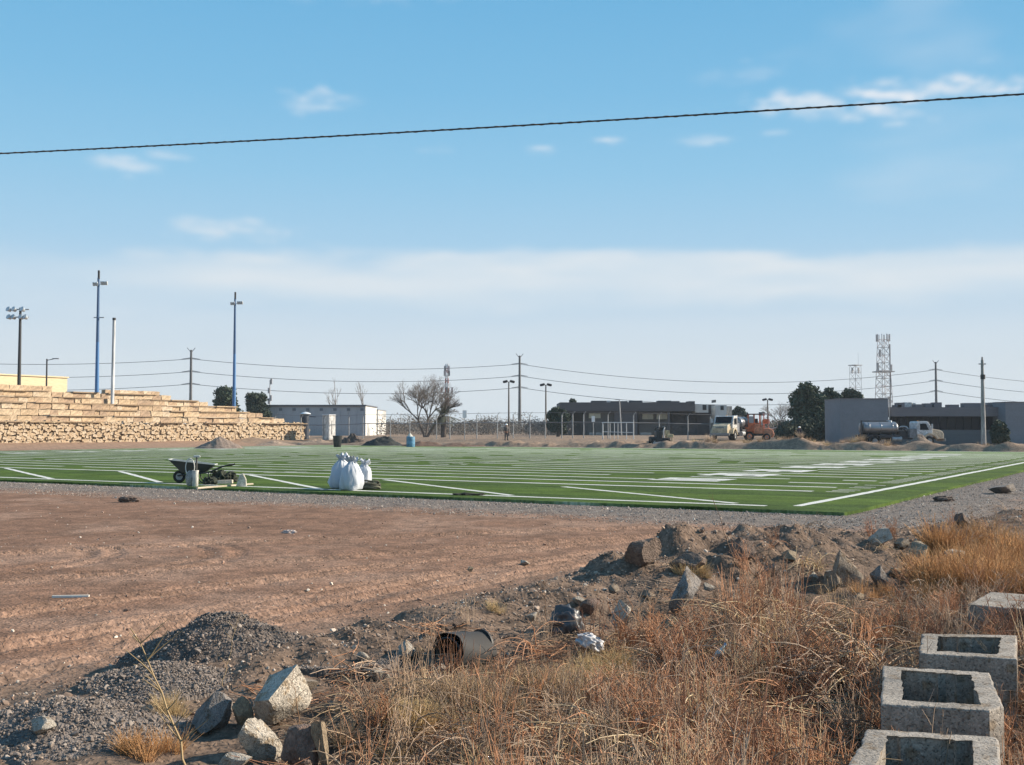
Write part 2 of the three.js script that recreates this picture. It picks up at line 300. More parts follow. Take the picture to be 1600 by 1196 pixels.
  for (let k = 0; k < NL; k++) { const v = v0 + k * dv; stripe(k ? 'yard_line' : 'goal_line', sideU + 1.4, v, LU - .6, v, (k ? .26 : .3) + k * .012, k ? .27 : .15, 10 + k); }
  // diagonal stripes of the near end zone
  [[8, 732, 80, 748.5], [187, 737, 250, 754], [390, 742.5, 508, 766], [600, 750, 800, 774.5], [880, 761, 1150, 787]].forEach((q, k) => { const a = uvOf(G(q[0], q[1], turfTop)), b = uvOf(G(q[2], q[3], turfTop)); stripe('end_zone_stripe', a[0], a[1], b[0], b[1], .2, .02, 60 + k); });
  // rows of short hash marks: at both side lines and two rows inside
  let q = 0;
  for (const hu of [sideU + .75, 24, 46, LU - .7]) {
    const geos = [];
    for (let v = v0; v < FV - 2; v += dv / 4) {
      if (n2(v * 3, hu, 431) < .3) continue;
      const c = UV(hu, v, turfTop + .006), b = new THREE.PlaneGeometry(.6, .13); b.rotateX(-Math.PI / 2); b.rotateY(Math.atan2(ED, EX)); b.translate(c.x, c.y, c.z); geos.push(b);
    }
    const m = part('hash_marks', mg(geos), white, g); m.userData.kind = 'stuff'; q++;
  }
  // large painted numerals, two digits each, laid along every second yard line
  const digits = { 0: [[0, 0, 0, 1], [0, 1, 1, 1], [1, 1, 1, 0], [1, 0, 0, 0]], 1: [[.5, 0, .5, 1]], 2: [[0, 1, 1, 1], [1, 1, 1, .5], [1, .5, 0, .5], [0, .5, 0, 0], [0, 0, 1, 0]], 3: [[0, 1, 1, 1], [1, 1, 1, 0], [0, .5, 1, .5], [0, 0, 1, 0]], 4: [[0, 1, 0, .5], [0, .5, 1, .5], [1, 1, 1, 0]], 5: [[1, 1, 0, 1], [0, 1, 0, .5], [0, .5, 1, .5], [1, .5, 1, 0], [1, 0, 0, 0]] };
  function numeral(str, uC, vC, flip) {
    const geos = [], dw = .62, dh = 1.9, st = .48;
    [...str].forEach((ch, i) => { for (const [x0, y0, x1, y1] of digits[ch]) {
      const cx = (i - .5) * 1.12, ax = cx + (x0 - .5) * dw, bx = cx + (x1 - .5) * dw, ay = (y0 - .5) * dh, by = (y1 - .5) * dh;
      const w = Math.abs(bx - ax) + st, h = Math.abs(by - ay) + st, c = UV(uC + flip * (ay + by) / 2, vC + flip * (ax + bx) / 2, turfTop + .0075 + geos.length * .0006);
      const b = new THREE.PlaneGeometry(h, w); b.rotateX(-Math.PI / 2); b.rotateY(Math.atan2(ED, EX)); b.translate(c.x, c.y, c.z); geos.push(b);
    } });
    part('yard_number', mg(geos), white, g);
  }
  const seq = ['10', '20', '30', '40', '50', '40', '30', '20', '10', '10', '10'];
  const nU = uvOf(G(1085, 752))[0];
  for (let k = 0; k < 10; k++) { const v = v0 + (2 + 2 * k) * dv; numeral(seq[k], nU, v, 1); numeral(seq[k], LU - (nU - sideU), v, -1); }
}

// ------------------------------------------------------------------ stone terraces beside the field
function stoneGeo(w, h, d, seed, rough = .1) { // squared rubble block with uneven faces
  const g = new THREE.BoxGeometry(w, h, d, 2, 2, 1), p = g.attributes.position, r = mulberry(seed * 7919 + 3), key = new Map();
  for (let i = 0; i < p.count; i++) { const k = [p.getX(i), p.getY(i), p.getZ(i)].map(q => q.toFixed(3)).join(); if (!key.has(k)) key.set(k, [r() - .5, r() - .5, r() - .5]); const j = key.get(k); p.setXYZ(i, p.getX(i) * (1 + j[0] * rough * 1.4), p.getY(i) * (1 + j[1] * rough * 1.6), p.getZ(i) + j[2] * rough * .8); }
  g.computeVertexNormals(); return toCreasedNormals(g, .22);
}
const stoneMats = [[.66, .49, .32], [.7, .54, .37], [.58, .42, .28], [.75, .6, .44], [.5, .36, .25]].map((c, i) => MG(c, .95, 1.3, .02));
const mortar = MG([.33, .23, .15], .95, 2, .02), slabMat = MG([.46, .34, .23], .92, 1.5, .01), earth = MG([.42, .29, .2], .97, 3, .03);
{
  const S0 = W(0, 671, 99), base = .62;
  const g = thing('stone_terrace', 'long stepped terrace of pale yellow rubble stone beside the turf field', 'grandstand', [S0.x, base, S0.z], FIELD_ANG);
  const T0 = -14, ends = [40, 36.5, 33.5, 31, 27, 22.5], hs = [1.75, .62, .62, .6, .6, .58];
  let y = -.3; const setb = .95; let nparts = 0; const rest = [];
  const protos = []; for (let i = 0; i < 10; i++) protos.push(stoneGeo(1, 1, .5, i + 5, .13));
  const slabG = []; for (let i = 0; i < 4; i++) slabG.push(stoneGeo(1, .1, 1, 90 + i, .05));
  hs.forEach((h, k) => {
    const z = -k * setb, hh = k ? h : h + .3, top = y + hh, te = ends[k];
    const core = part('tier_core', box(te - T0 - .5, hh - .12, 6.2 - k * .9, 0), mortar, g, [(te + T0) / 2 - .2, y + hh / 2 - .06, z - 3.1 + k * .45 - .22]);
    if (k === 0) {
      let yy = y; let row = 0;
      while (yy < top - .1) {
        const rh = Math.min(rr(.2, .36), top - yy + .05); let t = T0;
        while (t < te) { const w = rr(.2, .52), q = protos[Math.floor(rnd() * 10)].clone(); q.scale(w * .95, rh * rr(.78, 1.05), rr(.5, .75)); q.rotateZ(rr(-.5, .5)); q.translate(t + w / 2, yy + rh / 2 + rr(-.1, .1), z - .04 + rr(-.09, .12)); rest.push(q); t += w + .015; }
        yy += rh; row++;
      }
      // the wall returns round the near end of the pitch's far corner
      for (let zz = z - .4; zz > z - 5; zz -= .55) for (let y2 = y; y2 < top - .2; y2 += .42) { const q = protos[Math.floor(rnd() * 10)].clone(); q.scale(.5, .42, 1.05); q.translate(te + rr(-.05, .06), y2 + .2, zz); rest.push(q); }
    } else {
      let t = T0 + rr(0, .5);
      while (t < te) {
        const w = rr(.55, 1.5), m = stoneMats[Math.floor(rnd() * 5)], gg = protos[Math.floor(rnd() * 10)];
        const px0 = t > -2;
        if (px0 && nparts < 285) { const s = part('stone', gg, m, g, [t + w / 2, y + h / 2 - .03, z + rr(-.05, .06)]); s.scale.set(w * .985, h * rr(.82, .96), rr(.7, .95)); s.rotation.z = rr(-.03, .03); nparts++; }
        else { const q = gg.clone(); q.scale(w * .98, h * .9, .8); q.translate(t + w / 2, y + h / 2 - .03, z); rest.push(q); }
        t += w + .012;
      }
    }
    // seat slabs oversail the wall below, some broken away
    let t = T0;
    while (t < te - 1) {
      const w = Math.min(rr(1.3, 5.2), te - t); if (rnd() < .78) { const ov = rr(.02, .24), s = part('seat_slab', slabG[Math.floor(rnd() * 4)], rnd() < .4 ? slabMat : stoneMats[Math.floor(rnd() * 5)], g, [t + w / 2, top + .0 + rr(-.02, .03), z - .35 + ov]); s.scale.set(w, rr(.8, 1.15), 1.25); } t += w + (rnd() < .3 ? rr(.3, 1.4) : .03);
    }
    y = top;
  });
  // broken top courses standing higher
  for (const [a, b, h] of [[2.4, 8.2, .55], [15.5, 21.8, .42], [-9, -2.5, .4]]) { let t = a; while (t < b) { const w = rr(.7, 1.3); const s = part('stone', protos[Math.floor(rnd() * 10)], stoneMats[Math.floor(rnd() * 4)], g, [t + w / 2, y + h / 2 - .02, -5.2 * setb - .9]); s.scale.set(w, h, 1.2); t += w; } }
  const m1 = part('rubble_stone', mg(rest.filter((_, i) => i % 3 == 0)), stoneMats[0], g); m1.userData.kind = 'stuff';
  const m2 = part('rubble_stone', mg(rest.filter((_, i) => i % 3 == 1)), stoneMats[1], g); m2.userData.kind = 'stuff';
  const m3 = part('rubble_stone', mg(rest.filter((_, i) => i % 3 == 2)), stoneMats[3], g); m3.userData.kind = 'stuff';
}

// ------------------------------------------------------------------ buildings
// pbox: a box whose front face fills a pixel rectangle at distance d
function pbox(name, x0, y0, x1, y1, d, th, mat, parent, r = 0) {
  const a = W(x0, y0, d), b = W(x1, y1, d), w = b.x - a.x, h = a.y - b.y;
  return part(name, box(w, h, th, r), mat, parent, [(a.x + b.x) / 2 - parent.position.x, (a.y + b.y) / 2 - parent.position.y, -d - th / 2 - parent.position.z]);
}
const glassDark = new THREE.MeshPhysicalMaterial({ color: col([.015, .02, .03]), roughness: .25, specularIntensity: .45, metalness: 0 });
const vehGlass = new THREE.MeshPhysicalMaterial({ color: col([.012, .014, .018]), roughness: .5, specularIntensity: .2 });
const steel = M([.42, .43, .45], .35, { metalness: .8 }), galv = MG([.5, .51, .52], .55, 2, .001, { metalness: .5 }), blackM = M([.02, .02, .022], .6), rubber = MG([.025, .025, .025], .9, 3, .003);
const whiteP = MG([.78, .77, .74], .6, 1, .001), cream = MS([.86, .72, .46]), dGrey = MS([.135, .125, .13]), mGrey = MG([.24, .25, .28], .85, 1.7, .004), conc = MG([.48, .46, .43], .92, 1, .004), bluePaint = M([.05, .16, .36], .5), lampGrey = M([.25, .26, .28], .5), woodPole = MG([.16, .13, .11], .9, 1, .01);
{ // cream hall behind the terrace
  const g = thing('cream_hall', 'flat cream yellow hall rising behind the stone terrace', 'building', [W(104, 640, 190).x, 0, -190], FIELD_ANG);
  const hh = W(104, 591, 190).y; part('wall', box(46, hh, 12, 0), cream, g, [-23, hh / 2, -6]); part('roof_edge', box(46.4, .22, 12.4, .02), cream, g, [-23, hh + .11, -6]); part('roof_vent', box(1.6, .35, 1, .03), conc, g, [-12, hh + .4, -3]);
}
{ // long blue-grey shed with a white sunlit gable
  const p0 = W(570, 671, 172), gable = 14, wdt = p0.x - W(418, 671, 172).x;
  const g = thing('long_shed', 'long low blue grey shed with white gable end behind the fence', 'building', [p0.x, .6, -172]);
  const shedWall = MS([.48, .51, .55], .75), gableM = MS([.85, .85, .83]);
  part('wall', box(wdt, 4.65, gable, 0), shedWall, g, [-wdt / 2, 2.32, -gable / 2]);
  for (let i = 0; i < 12; i++) part('wall_panel', box(wdt / 12 - .08, 4.45, .05, .01), shedWall, g, [-wdt + (i + .5) * wdt / 12, 2.25, .026]);
  part('gable_wall', box(.1, 4.7, gable + .05, 0), gableM, g, [.052, 2.35, -gable / 2]);
  part('roof', box(wdt + .5, .2, gable + .7, .02), M([.1, .11, .13], .6), g, [-wdt / 2, 4.78, -gable / 2]);
  for (let i = 0; i < 7; i++) part('vent', box(.5, .4, .08, .01), M([.13, .15, .18], .6), g, [-wdt + 2 + i * 2.1, 4.15, .1]);
  part('door', box(.06, 2.1, 1.4, .01), M([.5, .52, .5], .6), g, [.13, 1.05, -3]);
}
{ // second white container-like block
  const p0 = W(590, 671, 186), g = thing('white_container', 'white box shaped container standing behind the shed gable', 'container', [p0.x, .6, -186]);
  part('front', box(3.4, 4.3, .1, .01), MG([.34, .38, .4], .7, 1, .002), g, [-1.7, 2.15, -.05]); part('side', box(.1, 4.3, 12, .01), whiteP, g, [-.05, 2.15, -6.1]); part('back', box(3.4, 4.3, .1, 0), mGrey, g, [-1.7, 2.15, -12.15]); part('left_side', box(.1, 4.3, 11.9, 0), mGrey, g, [-3.35, 2.15, -6.1]);  // front is greyed to paint its shaded face, the sunlit side stays white
  part('lid', box(3.5, .12, 12.4, .01), mGrey, g, [-1.7, 4.36, -6.1]);
  for (let i = 0; i < 3; i++) part('locking_bar', box(.05, .12, 10, .01), lampGrey, g, [.03, .8 + i * 1.3, -6.1]);
}
{ // brown-grey two part school building
  const d = 183, c = W(875, 690, d), g = thing('grey_building', 'dark grey flat roofed building with recessed porches and pale side blocks', 'building', [c.x, 0, -d]);
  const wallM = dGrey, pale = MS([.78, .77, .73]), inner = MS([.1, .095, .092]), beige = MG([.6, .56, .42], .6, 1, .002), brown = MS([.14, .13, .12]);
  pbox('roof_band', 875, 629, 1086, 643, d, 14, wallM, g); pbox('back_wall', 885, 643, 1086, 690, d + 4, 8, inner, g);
  pbox('left_pier', 875.5, 643, 893, 690, d + 3.4, .5, wallM, g);
  for (const x of [893, 912]) pbox('column', x, 643, x + 3, 690, d + .3, .5, dGrey, g);
  pbox('wall', 915, 643, 960, 690, d + 1.2, 1.2, brown, g); pbox('wall', 960, 643, 996, 690, d + .4, 2, wallM, g); pbox('wall', 998, 643, 1044, 690, d + 2.6, 1, brown, g); pbox('column', 1043.5, 643, 1047, 690, d + .3, .6, dGrey, g); pbox('wall', 1050, 644, 1090, 690, d + 3.6, .3, MG([.08, .078, .085], .9, 1, .003), g);
  for (const [a, b, y0, y1, dd] of [[920, 938.5, 646, 654, d + 1.1], [1003.5, 1021, 647, 655.5, d + 2.5], [1026, 1043, 647, 655.5, d + 2.5]]) { const w = pbox('window', a, y0, b, y1, dd, .08, beige, g); const ww = (b - a) / 9.5, hh = (y1 - y0) / 9.5; part('pane', box(ww * .44, hh * .86, .02, 0), new THREE.MeshPhysicalMaterial({ color: col([.5, .48, .36]), roughness: .3 }), w, [-ww * .24, 0, .052]); part('pane', box(ww * .44, hh * .86, .02, 0), new THREE.MeshPhysicalMaterial({ color: col([.42, .41, .32]), roughness: .3 }), w, [ww * .24, 0, .052]); }
  for (const [a, b] of [[921, 929], [931, 941], [1001, 1018]]) pbox('low_wall', a, 676, b, 680, d - 1, .3, conc, g);
  // pale blocks at the far end catch the sun on their sides
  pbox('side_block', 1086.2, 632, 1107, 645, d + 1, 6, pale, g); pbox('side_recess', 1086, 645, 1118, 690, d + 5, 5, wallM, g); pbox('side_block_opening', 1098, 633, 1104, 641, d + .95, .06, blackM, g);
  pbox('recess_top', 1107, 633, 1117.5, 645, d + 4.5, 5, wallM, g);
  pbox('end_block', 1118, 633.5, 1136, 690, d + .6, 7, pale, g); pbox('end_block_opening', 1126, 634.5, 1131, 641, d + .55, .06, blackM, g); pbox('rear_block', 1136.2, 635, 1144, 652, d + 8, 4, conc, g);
  for (const [a, b, h] of [[925, 948, 1.6], [951, 981, 1], [985, 1004, 1.8], [1029, 1049, 1.7], [1050, 1062, 1], [1076, 1086, .8], [1117, 1119, 3]]) pbox('roof_unit', a, 629 - h - 1, b, 629.2, d + 2, 3, wallM, g);
  pbox('roof_light', 949, 626.3, 954, 629, d + 1.9, 1, whiteP, g);
}
{ // grey hall on the right
  const d = 121, c = W(1313, 695, d), g = thing('grey_hall', 'long blue grey hall with dark window band and rooftop vents', 'building', [c.x, 0, -d]);
  const wall = MS([.27, .285, .315]), wall2 = MS([.245, .225, .235]), lowW = MS([.19, .19, .195]);
  pbox('end_tower', 1313, 624, 1389, 697, d, 6, wall, g); pbox('tower_coping', 1312.5, 622.6, 1389.5, 624, d - .06, 6.1, wall2, g); pbox('sunlit_edge_strip', 1389.7, 626, 1391.5, 697, d + .2, .2, whiteP, g);  // white strip at the tower's right edge paints its sunlit side face
  pbox('parapet', 1391.6, 636.5, 1571, 651, d + .8, 6, wall2, g); pbox('window_band_back', 1391.6, 651, 1571, 672, d + 2.6, .4, MG([.035, .037, .045], .6, 1, .002), g); pbox('low_wall', 1391.6, 672, 1571, 697, d + 1.2, .5, lowW, g);
  for (let i = 0; i < 14; i++) { const x = 1393 + i * 12.6; pbox('window_pane', x, 651.8, x + 11.6, 671.2, d + 2.2, .04, glassDark, g); pbox('mullion', x + 11.6, 651, x + 12.6, 672, d + 2.15, .12, blackM, g); }
  pbox('right_wing', 1571.2, 629, 1700, 699, d - 1, 8, wall, g); pbox('wing_coping', 1570.8, 628, 1701, 629, d - 1.06, 8.1, wall2, g);
  for (const [a, b, y0] of [[1399, 1409, 633], [1403, 1414, 629.5], [1431, 1441, 632], [1446, 1457, 630.5], [1460, 1472, 629], [1483, 1499, 632.5], [1507, 1539, 630], [1545, 1551, 632], [1558, 1572, 628.5]]) pbox('roof_vent', a, y0, b, 636.6, d + 2.2, 1.1, wall2, g);
  for (const [a, b, y0] of [[1413, 1425, 629], [1457.5, 1461, 633], [1427, 1431, 630], [1539, 1543, 631]]) pbox('roof_skylight', a, y0, b, 636.5, d + 3.6, 1, whiteP, g);
}

// ------------------------------------------------------------------ poles, lamps, masts
function poleAt(px, d, topPy) { const b = W(px, HOR, d), t = W(px, topPy, d); return [[b.x, gh(b.x, d) - .05, -d], t.y - gh(b.x, d) + .05]; }
function dblFlood(px, d, topPy, label) {
  const [p, h] = poleAt(px, d, topPy), g = thing('floodlight_pole', label, 'light pole', p);
  part('pole', cyl(.13, .24, h, 10), blackM, g, [0, h / 2, 0]);
  for (const [yy, xs] of [[-.2, [-1, -.45, .45]], [-1.05, [-.95, -.5, .3, .75]]]) {
    part('crossarm', box(2.3, .12, .12, .01), lampGrey, g, [-.2, h + yy, 0]);
    for (const x of xs) { const l = part('floodlight', cyl(.3, .16, .42, 12), M([.55, .6, .64], .35, { metalness: .5 }), g, [x * 1.05 - .1, h + yy - .05, .2], [1.1, 0, .4]); part('lens', cyl(.27, .27, .03, 12), M([.5, .55, .58], .2), l, [0, .22, 0]); }
  }
}
dblFlood(28, 122, 481, 'dark floodlight pole with two crossarms of lamps behind the terrace');
function bluePole(px, d, topPy, label, cross) {
  const [p, h] = poleAt(px, d, topPy), g = thing('blue_mast', label, 'light pole', p, 0, 'tall blue masts behind the terrace');
  part('lower_shaft', cyl(.17, .24, h * .6, 10), bluePaint, g, [0, h * .3, 0]); part('upper_shaft', cyl(.12, .17, h * .4, 10), M([.04, .1, .21], .5), g, [0, h * .8, 0]);
  part('tip', cyl(.12, .12, .9, 8), blackM, g, [.02, h + .3, 0]); part('crossarm', box(1.5, .06, .06, .01), lampGrey, g, [.25, h - .7, 0]);
  for (const x of [-.4, -.12, .42, .65, .9]) { const l = part('lamp', box(.26, .42, .2, .05), M([.62, .65, .66], .35, { metalness: .4 }), g, [x, h - .7 + (x > 0 ? .1 : 0), .2], [.4, 0, 0]); part('lens', box(.2, .32, .03, .01), M([.4, .43, .46], .15), l, [0, 0, .11]); }
  if (cross) part('bracket', box(1.1, .1, .1, .01), galv, g, [.1, h - 4.2, 0]);
}
bluePole(150, 116, 434, 'taller blue mast with lamp cluster and small lower bracket', true);
bluePole(365, 138, 466, 'blue mast with lamp cluster standing near the round dark trees', false);
{ const a = W(174.5, 640, 113), b = W(178, 500, 113), g = thing('white_leaning_pole', 'bare white steel pole leaning slightly beside the blue mast', 'pole', [a.x, gh(a.x, 113) - .02, -113]); const t = [b.x - a.x, b.y - gh(a.x, 113), 0]; part('shaft', bar([0, 0, 0], t, .19, .15, 10), MG([.72, .74, .76], .5, 1, .001), g); part('cap', cyl(.17, .17, .25, 10), blackM, g, [t[0], t[1] + .1, 0]); }
{ const [p, h] = poleAt(71, 150, 561), g = thing('street_light', 'slim street light with one arm beside the cream hall', 'street light', p); part('pole', cyl(.1, .17, h, 8), blackM, g, [0, h / 2, 0]); part('arm', bar([0, h - .2, 0], [1, h, 0], .05), blackM, g); part('lamp_head', box(.9, .14, .3, .05), lampGrey, g, [1.2, h + .03, 0]); }
for (const [px, tp, d, l] of [[795, 597, 165, 'twin headed lamp post next to the tall transmission pole'], [853, 602, 165, 'twin headed lamp post beside the dark grey building'], [1200, 625, 190, 'twin headed lamp post above the orange machine']]) {
  const [p, h] = poleAt(px, d, tp), g = thing('twin_lamp_post', l, 'lamp post', p, 0, 'twin headed lamp posts'); part('pole', cyl(.09, .15, h, 8), woodPole, g, [0, h / 2, 0]); part('crossarm', box(1, .07, .07, .01), blackM, g, [0, h, 0]);
  for (const s of [-1, 1]) { const k = part('lamp_head', box(.75, .34, .5, .1), blackM, g, [s * .52, h + .05, 0], [0, 0, -s * .25]); part('lens', box(.5, .04, .35, .01), lampGrey, k, [0, -.18, 0]); }
}
{ const [p, h] = poleAt(1537, 86, 563), g = thing('concrete_utility_pole', 'grey concrete utility pole rising in front of the grey hall', 'utility pole', p); part('shaft', cyl(.1, .2, h, 12), MG([.42, .41, .4], .9, 2, .004), g, [0, h / 2, 0]); part('cross_bracket', box(.55, .09, .09, .01), galv, g, [0, h - .3, 0]); part('insulator', cyl(.06, .08, .25, 8), M([.3, .25, .22], .3), g, [0, h + .12, 0]); part('clamp', cyl(.18, .18, .35, 10), blackM, g, [.03, h - 1.3, 0]); }
{ const [p, h] = poleAt(971, 176, 625), g = thing('slender_post', 'slender pale post with small arm before the dark grey building', 'post', p); part('shaft', bar([-.0, 0, 0], [-.3, h, 0], .12, .08, 8), galv, g); part('arm', box(.9, .07, .07, .01), galv, g, [-.6, h, 0]); }
// transmission line: poles 92 to 138 m apart, carried on beyond the frame
const TP = [[W(297, HOR, 312).x, 312, 547], [W(812, HOR, 334).x, 334, 556], [W(1464, HOR, 365).x, 365, 566]].map(([x, d, py]) => [x, d, W(800, py, d).y]);
TP.unshift([TP[0][0] - 100, TP[0][1] - 24, 25]); TP.push([TP[3][0] + 135, TP[3][1] + 30, 23.5]);
const armL = [.2, 3.8, 7.3];
TP.forEach(([x, d, top], i) => {
  const g = thing('transmission_pole', ['steel transmission pole left of the terrace', 'steel transmission pole between the blue masts above the terrace', 'steel transmission pole rising behind the chain link fence', 'steel transmission pole rising over the grey hall roof vents', 'steel transmission pole past the grey hall'][i], 'power pole', [x, 0, -d], .23, 'transmission line poles');
  part('shaft', cyl(.3, .52, top, 10), MG([.12, .12, .125], .7, 1, .002), g, [0, top / 2, 0]);
  for (const s of [-1, 1]) part('top_arm', bar([0, top - .8, 0], [s * 1.1, top + .6, 0], .08), blackM, g);
  for (const a of armL) for (const s of [-1, 1]) part('insulator', bar([s * .3, top - 2.1 - a, 0], [s * 2.5, top - 2.4 - a, 0], .13, .07, 6), M([.1, .1, .11], .5), g);
});
armL.forEach((a, k) => {
  const gs = [];
  for (let i = 0; i < TP.length - 1; i++) { const [x0, d0, t0] = TP[i], [x1, d1, t1] = TP[i + 1], L = Math.hypot(x1 - x0, d1 - d0), sag = 4.6 * (L / 138) ** 2 * 1.02, p = []; for (let q = 0; q <= 24; q++) { const t = q / 24; p.push(V3(x0 + (x1 - x0) * t, (t0 + (t1 - t0) * t) - 2.35 - a - sag * 4 * t * (1 - t), -(d0 + (d1 - d0) * t))); } gs.push(tube(p, .075, 5, 48)); }
  solo('transmission_wire', mg(gs), M([.09, .1, .11], .5), ['topmost wire strung along the transmission poles', 'middle wire strung along the transmission poles', 'lowest wire strung along the transmission poles'][k], 'wire', 'transmission wires');
});
// lattice masts
function lattice(g, h, w0, w1, n, mats, r) {
  const L = (y, s, t) => { const w = (w0 + (w1 - w0) * y / h) / 2; return V3(s * w, y, t * w); };
  for (let i = 0; i < n; i++) {
    const y0 = h * i / n, y1 = h * (i + 1) / n, q = [], c = [[1, 1], [1, -1], [-1, -1], [-1, 1]];
    c.forEach(([s, t], k) => { const [s2, t2] = c[(k + 1) % 4]; q.push(bar(L(y0, s, t), L(y1, s, t), r, r, 4), bar(L(y0, s, t), L(y1, s2, t2), r * .55, r * .55, 4), bar(L(y0, s2, t2), L(y1, s, t), r * .55, r * .55, 4), bar(L(y1, s, t), L(y1, s2, t2), r * .55, r * .55, 4)); });
    part('lattice_section', mg(q), mats[i % mats.length], g);
  }
}
{
  const red = M([.4, .12, .09], .6), wht = M([.72, .72, .72], .6), gr = M([.32, .31, .31], .6);
  let [p, h] = poleAt(1382, 330, 523), g = thing('telecom_tower', 'tall lattice telecom tower crowned with antennas behind the grey hall', 'tower', p, .3); lattice(g, h - 1.5, 4.2, 2.2, 12, [gr, M([.5, .42, .4], .6)], .1);
  for (let i = 0; i < 8; i++) { const a = i * .785; part('antenna', box(.32, 2.2, .2, .04), i % 3 ? M([.3, .3, .31], .5) : wht, g, [Math.cos(a) * 1.9, h - 1, Math.sin(a) * 1.9]); }
  part('platform', box(4.6, .3, 4.6, .02), gr, g, [0, h * .62, 0]); for (const [x, y] of [[-2.3, .64], [2.3, .63], [-1.6, .78], [1.5, .3], [-1.7, .27], [-2.2, .2], [1.6, .2]]) part('antenna', box(.5, 2.2, .4, .05), gr, g, [x, h * y + .8, .6]); part('cable_ladder', box(.35, h * .9, .2, .01), gr, g, [1.35, h * .45, 1.35]);
  [p, h] = poleAt(1338, 520, 571); g = thing('far_lattice_tower', 'faint distant lattice tower standing above the pines', 'tower', p, .5); lattice(g, h, 4, 3.6, 9, [gr], .1); for (let i = 0; i < 4; i++) part('antenna', box(.7, 2.6, .4, .04), gr, g, [Math.cos(i * 1.57) * 2, h - 2.5, Math.sin(i * 1.57) * 2]); part('top_platform', box(4.6, .3, 4.6, 0), gr, g, [0, h, 0]); part('whip', cyl(.06, .06, 6, 4), gr, g, [1.9, h + 3, 0]);
  [p, h] = poleAt(698, 400, 569); g = thing('red_white_mast', 'red and white telecom mast with antenna clusters behind the bare tree', 'mast', p, .2); lattice(g, h, 1.2, .9, 14, [red, wht], .12);
  for (const [y, n] of [[h - 1.6, 4], [h - 3.4, 4], [h - 9.3, 6]]) for (let i = 0; i < n; i++) part('antenna', box(.6, 1.8, .4, .04), i % 2 ? M([.2, .2, .2], .5) : M([.5, .42, .42], .5), g, [Math.cos(i * 6.28 / n + y) * (n > 4 ? 2.2 : 1), y, Math.sin(i * 6.28 / n + y) * 1]);
  [p, h] = poleAt(421, 300, 594); g = thing('thin_mast', 'thin distant antenna mast behind the long shed', 'mast', p); part('shaft', cyl(.12, .18, h, 6), gr, g, [0, h / 2, 0]); for (const [x, y] of [[.35, h * .97], [-.3, h * .8], [.3, h * .66], [-.3, h * .6]]) part('antenna', box(.5, 1.5, .4, .05), gr, g, [x, y, 0]);
}
for (const [px, py, w, h, d, lab] of [[726, 647.5, 6.5, 12, 122, 'white sign board fixed on the chain link fence'], [927, 655, 5, 9, 150, 'small white sign on a post before the dark grey building'], [1190.5, 647, 9.5, 5.5, 175, 'dark sign board on a post behind the orange machine']]) {
  const c = W(px, py, d), s = FPX / d, g = thing('sign_board', lab, 'sign', [c.x, gh(c.x, d), -d]); const y = c.y - gh(c.x, d);
  part('post', cyl(.05, .05, y, 6), galv, g, [0, y / 2, -.07]); part('board', box(w / s, h / s, .06, .01), d === 175 ? M([.1, .1, .11], .5) : M([.8, .8, .78], .5), g, [0, y, 0]);
}

// ------------------------------------------------------------------ chain link fence
{
  const mesh = tex(128, (u, v) => { const a = Math.abs(((u + v) * 8) % 1 - .5), b = Math.abs(((u - v + 2) * 8) % 1 - .5); return (a < .04 || b < .04) ? 1 : 0; }, false);
  const g = thing('chain_link_fence', 'long grey chain link fence with steel posts behind the far end of the field', 'fence', [0, 0, 0]);
  const pts = [[430, 132], [470, 132], [505, 131], [545, 130], [567, 130], [610, 128], [640, 126], [682, 125], [703, 124], [745, 123], [777, 122], [802, 122], [828, 121], [852, 121], [878, 121], [895, 120], [912, 120], [950, 120], [990, 120], [1030, 121], [1075, 122], [1110, 123]];
  const T = pts.map(([px, d]) => { const q = W(px, HOR, d); return V3(q.x, gh(q.x, d), -d); });
  const fabric = M([.2, .2, .21], .5, { alphaMap: mesh, alphaTest: .5, side: THREE.DoubleSide, metalness: .4 });
  T.forEach((p, i) => { const h = 2.45; part('post', cyl(.055, .055, h + .3, 8), galv, g, [p.x, p.y + h / 2, p.z]); part('barbed_arm', bar([p.x, p.y + h + .1, p.z], [p.x + .25, p.y + h + .45, p.z + .15], .03), galv, g); if (i) { const q = T[i - 1]; part('rail', bar([q.x, q.y + 1.75, q.z], [p.x, p.y + 1.75, p.z], .045), M([.16, .16, .17], .5), g); part('wire', bar([q.x + .2, q.y + 2.8, q.z + .1], [p.x + .2, p.y + 2.8, p.z + .1], .02), M([.16, .16, .17], .5), g);
    const L = p.distanceTo(q), gg = new THREE.PlaneGeometry(L, 1.75, 1, 1), uv = gg.attributes.uv; for (let k = 0; k < uv.count; k++) uv.setXY(k, uv.getX(k) * L * 1.2, uv.getY(k) * 2.1); const m = part('mesh_panel', gg, fabric, g, [(p.x + q.x) / 2, (p.y + q.y) / 2 + .9, (p.z + q.z) / 2]); m.rotation.y = Math.atan2(-(p.z - q.z), p.x - q.x); } });
}
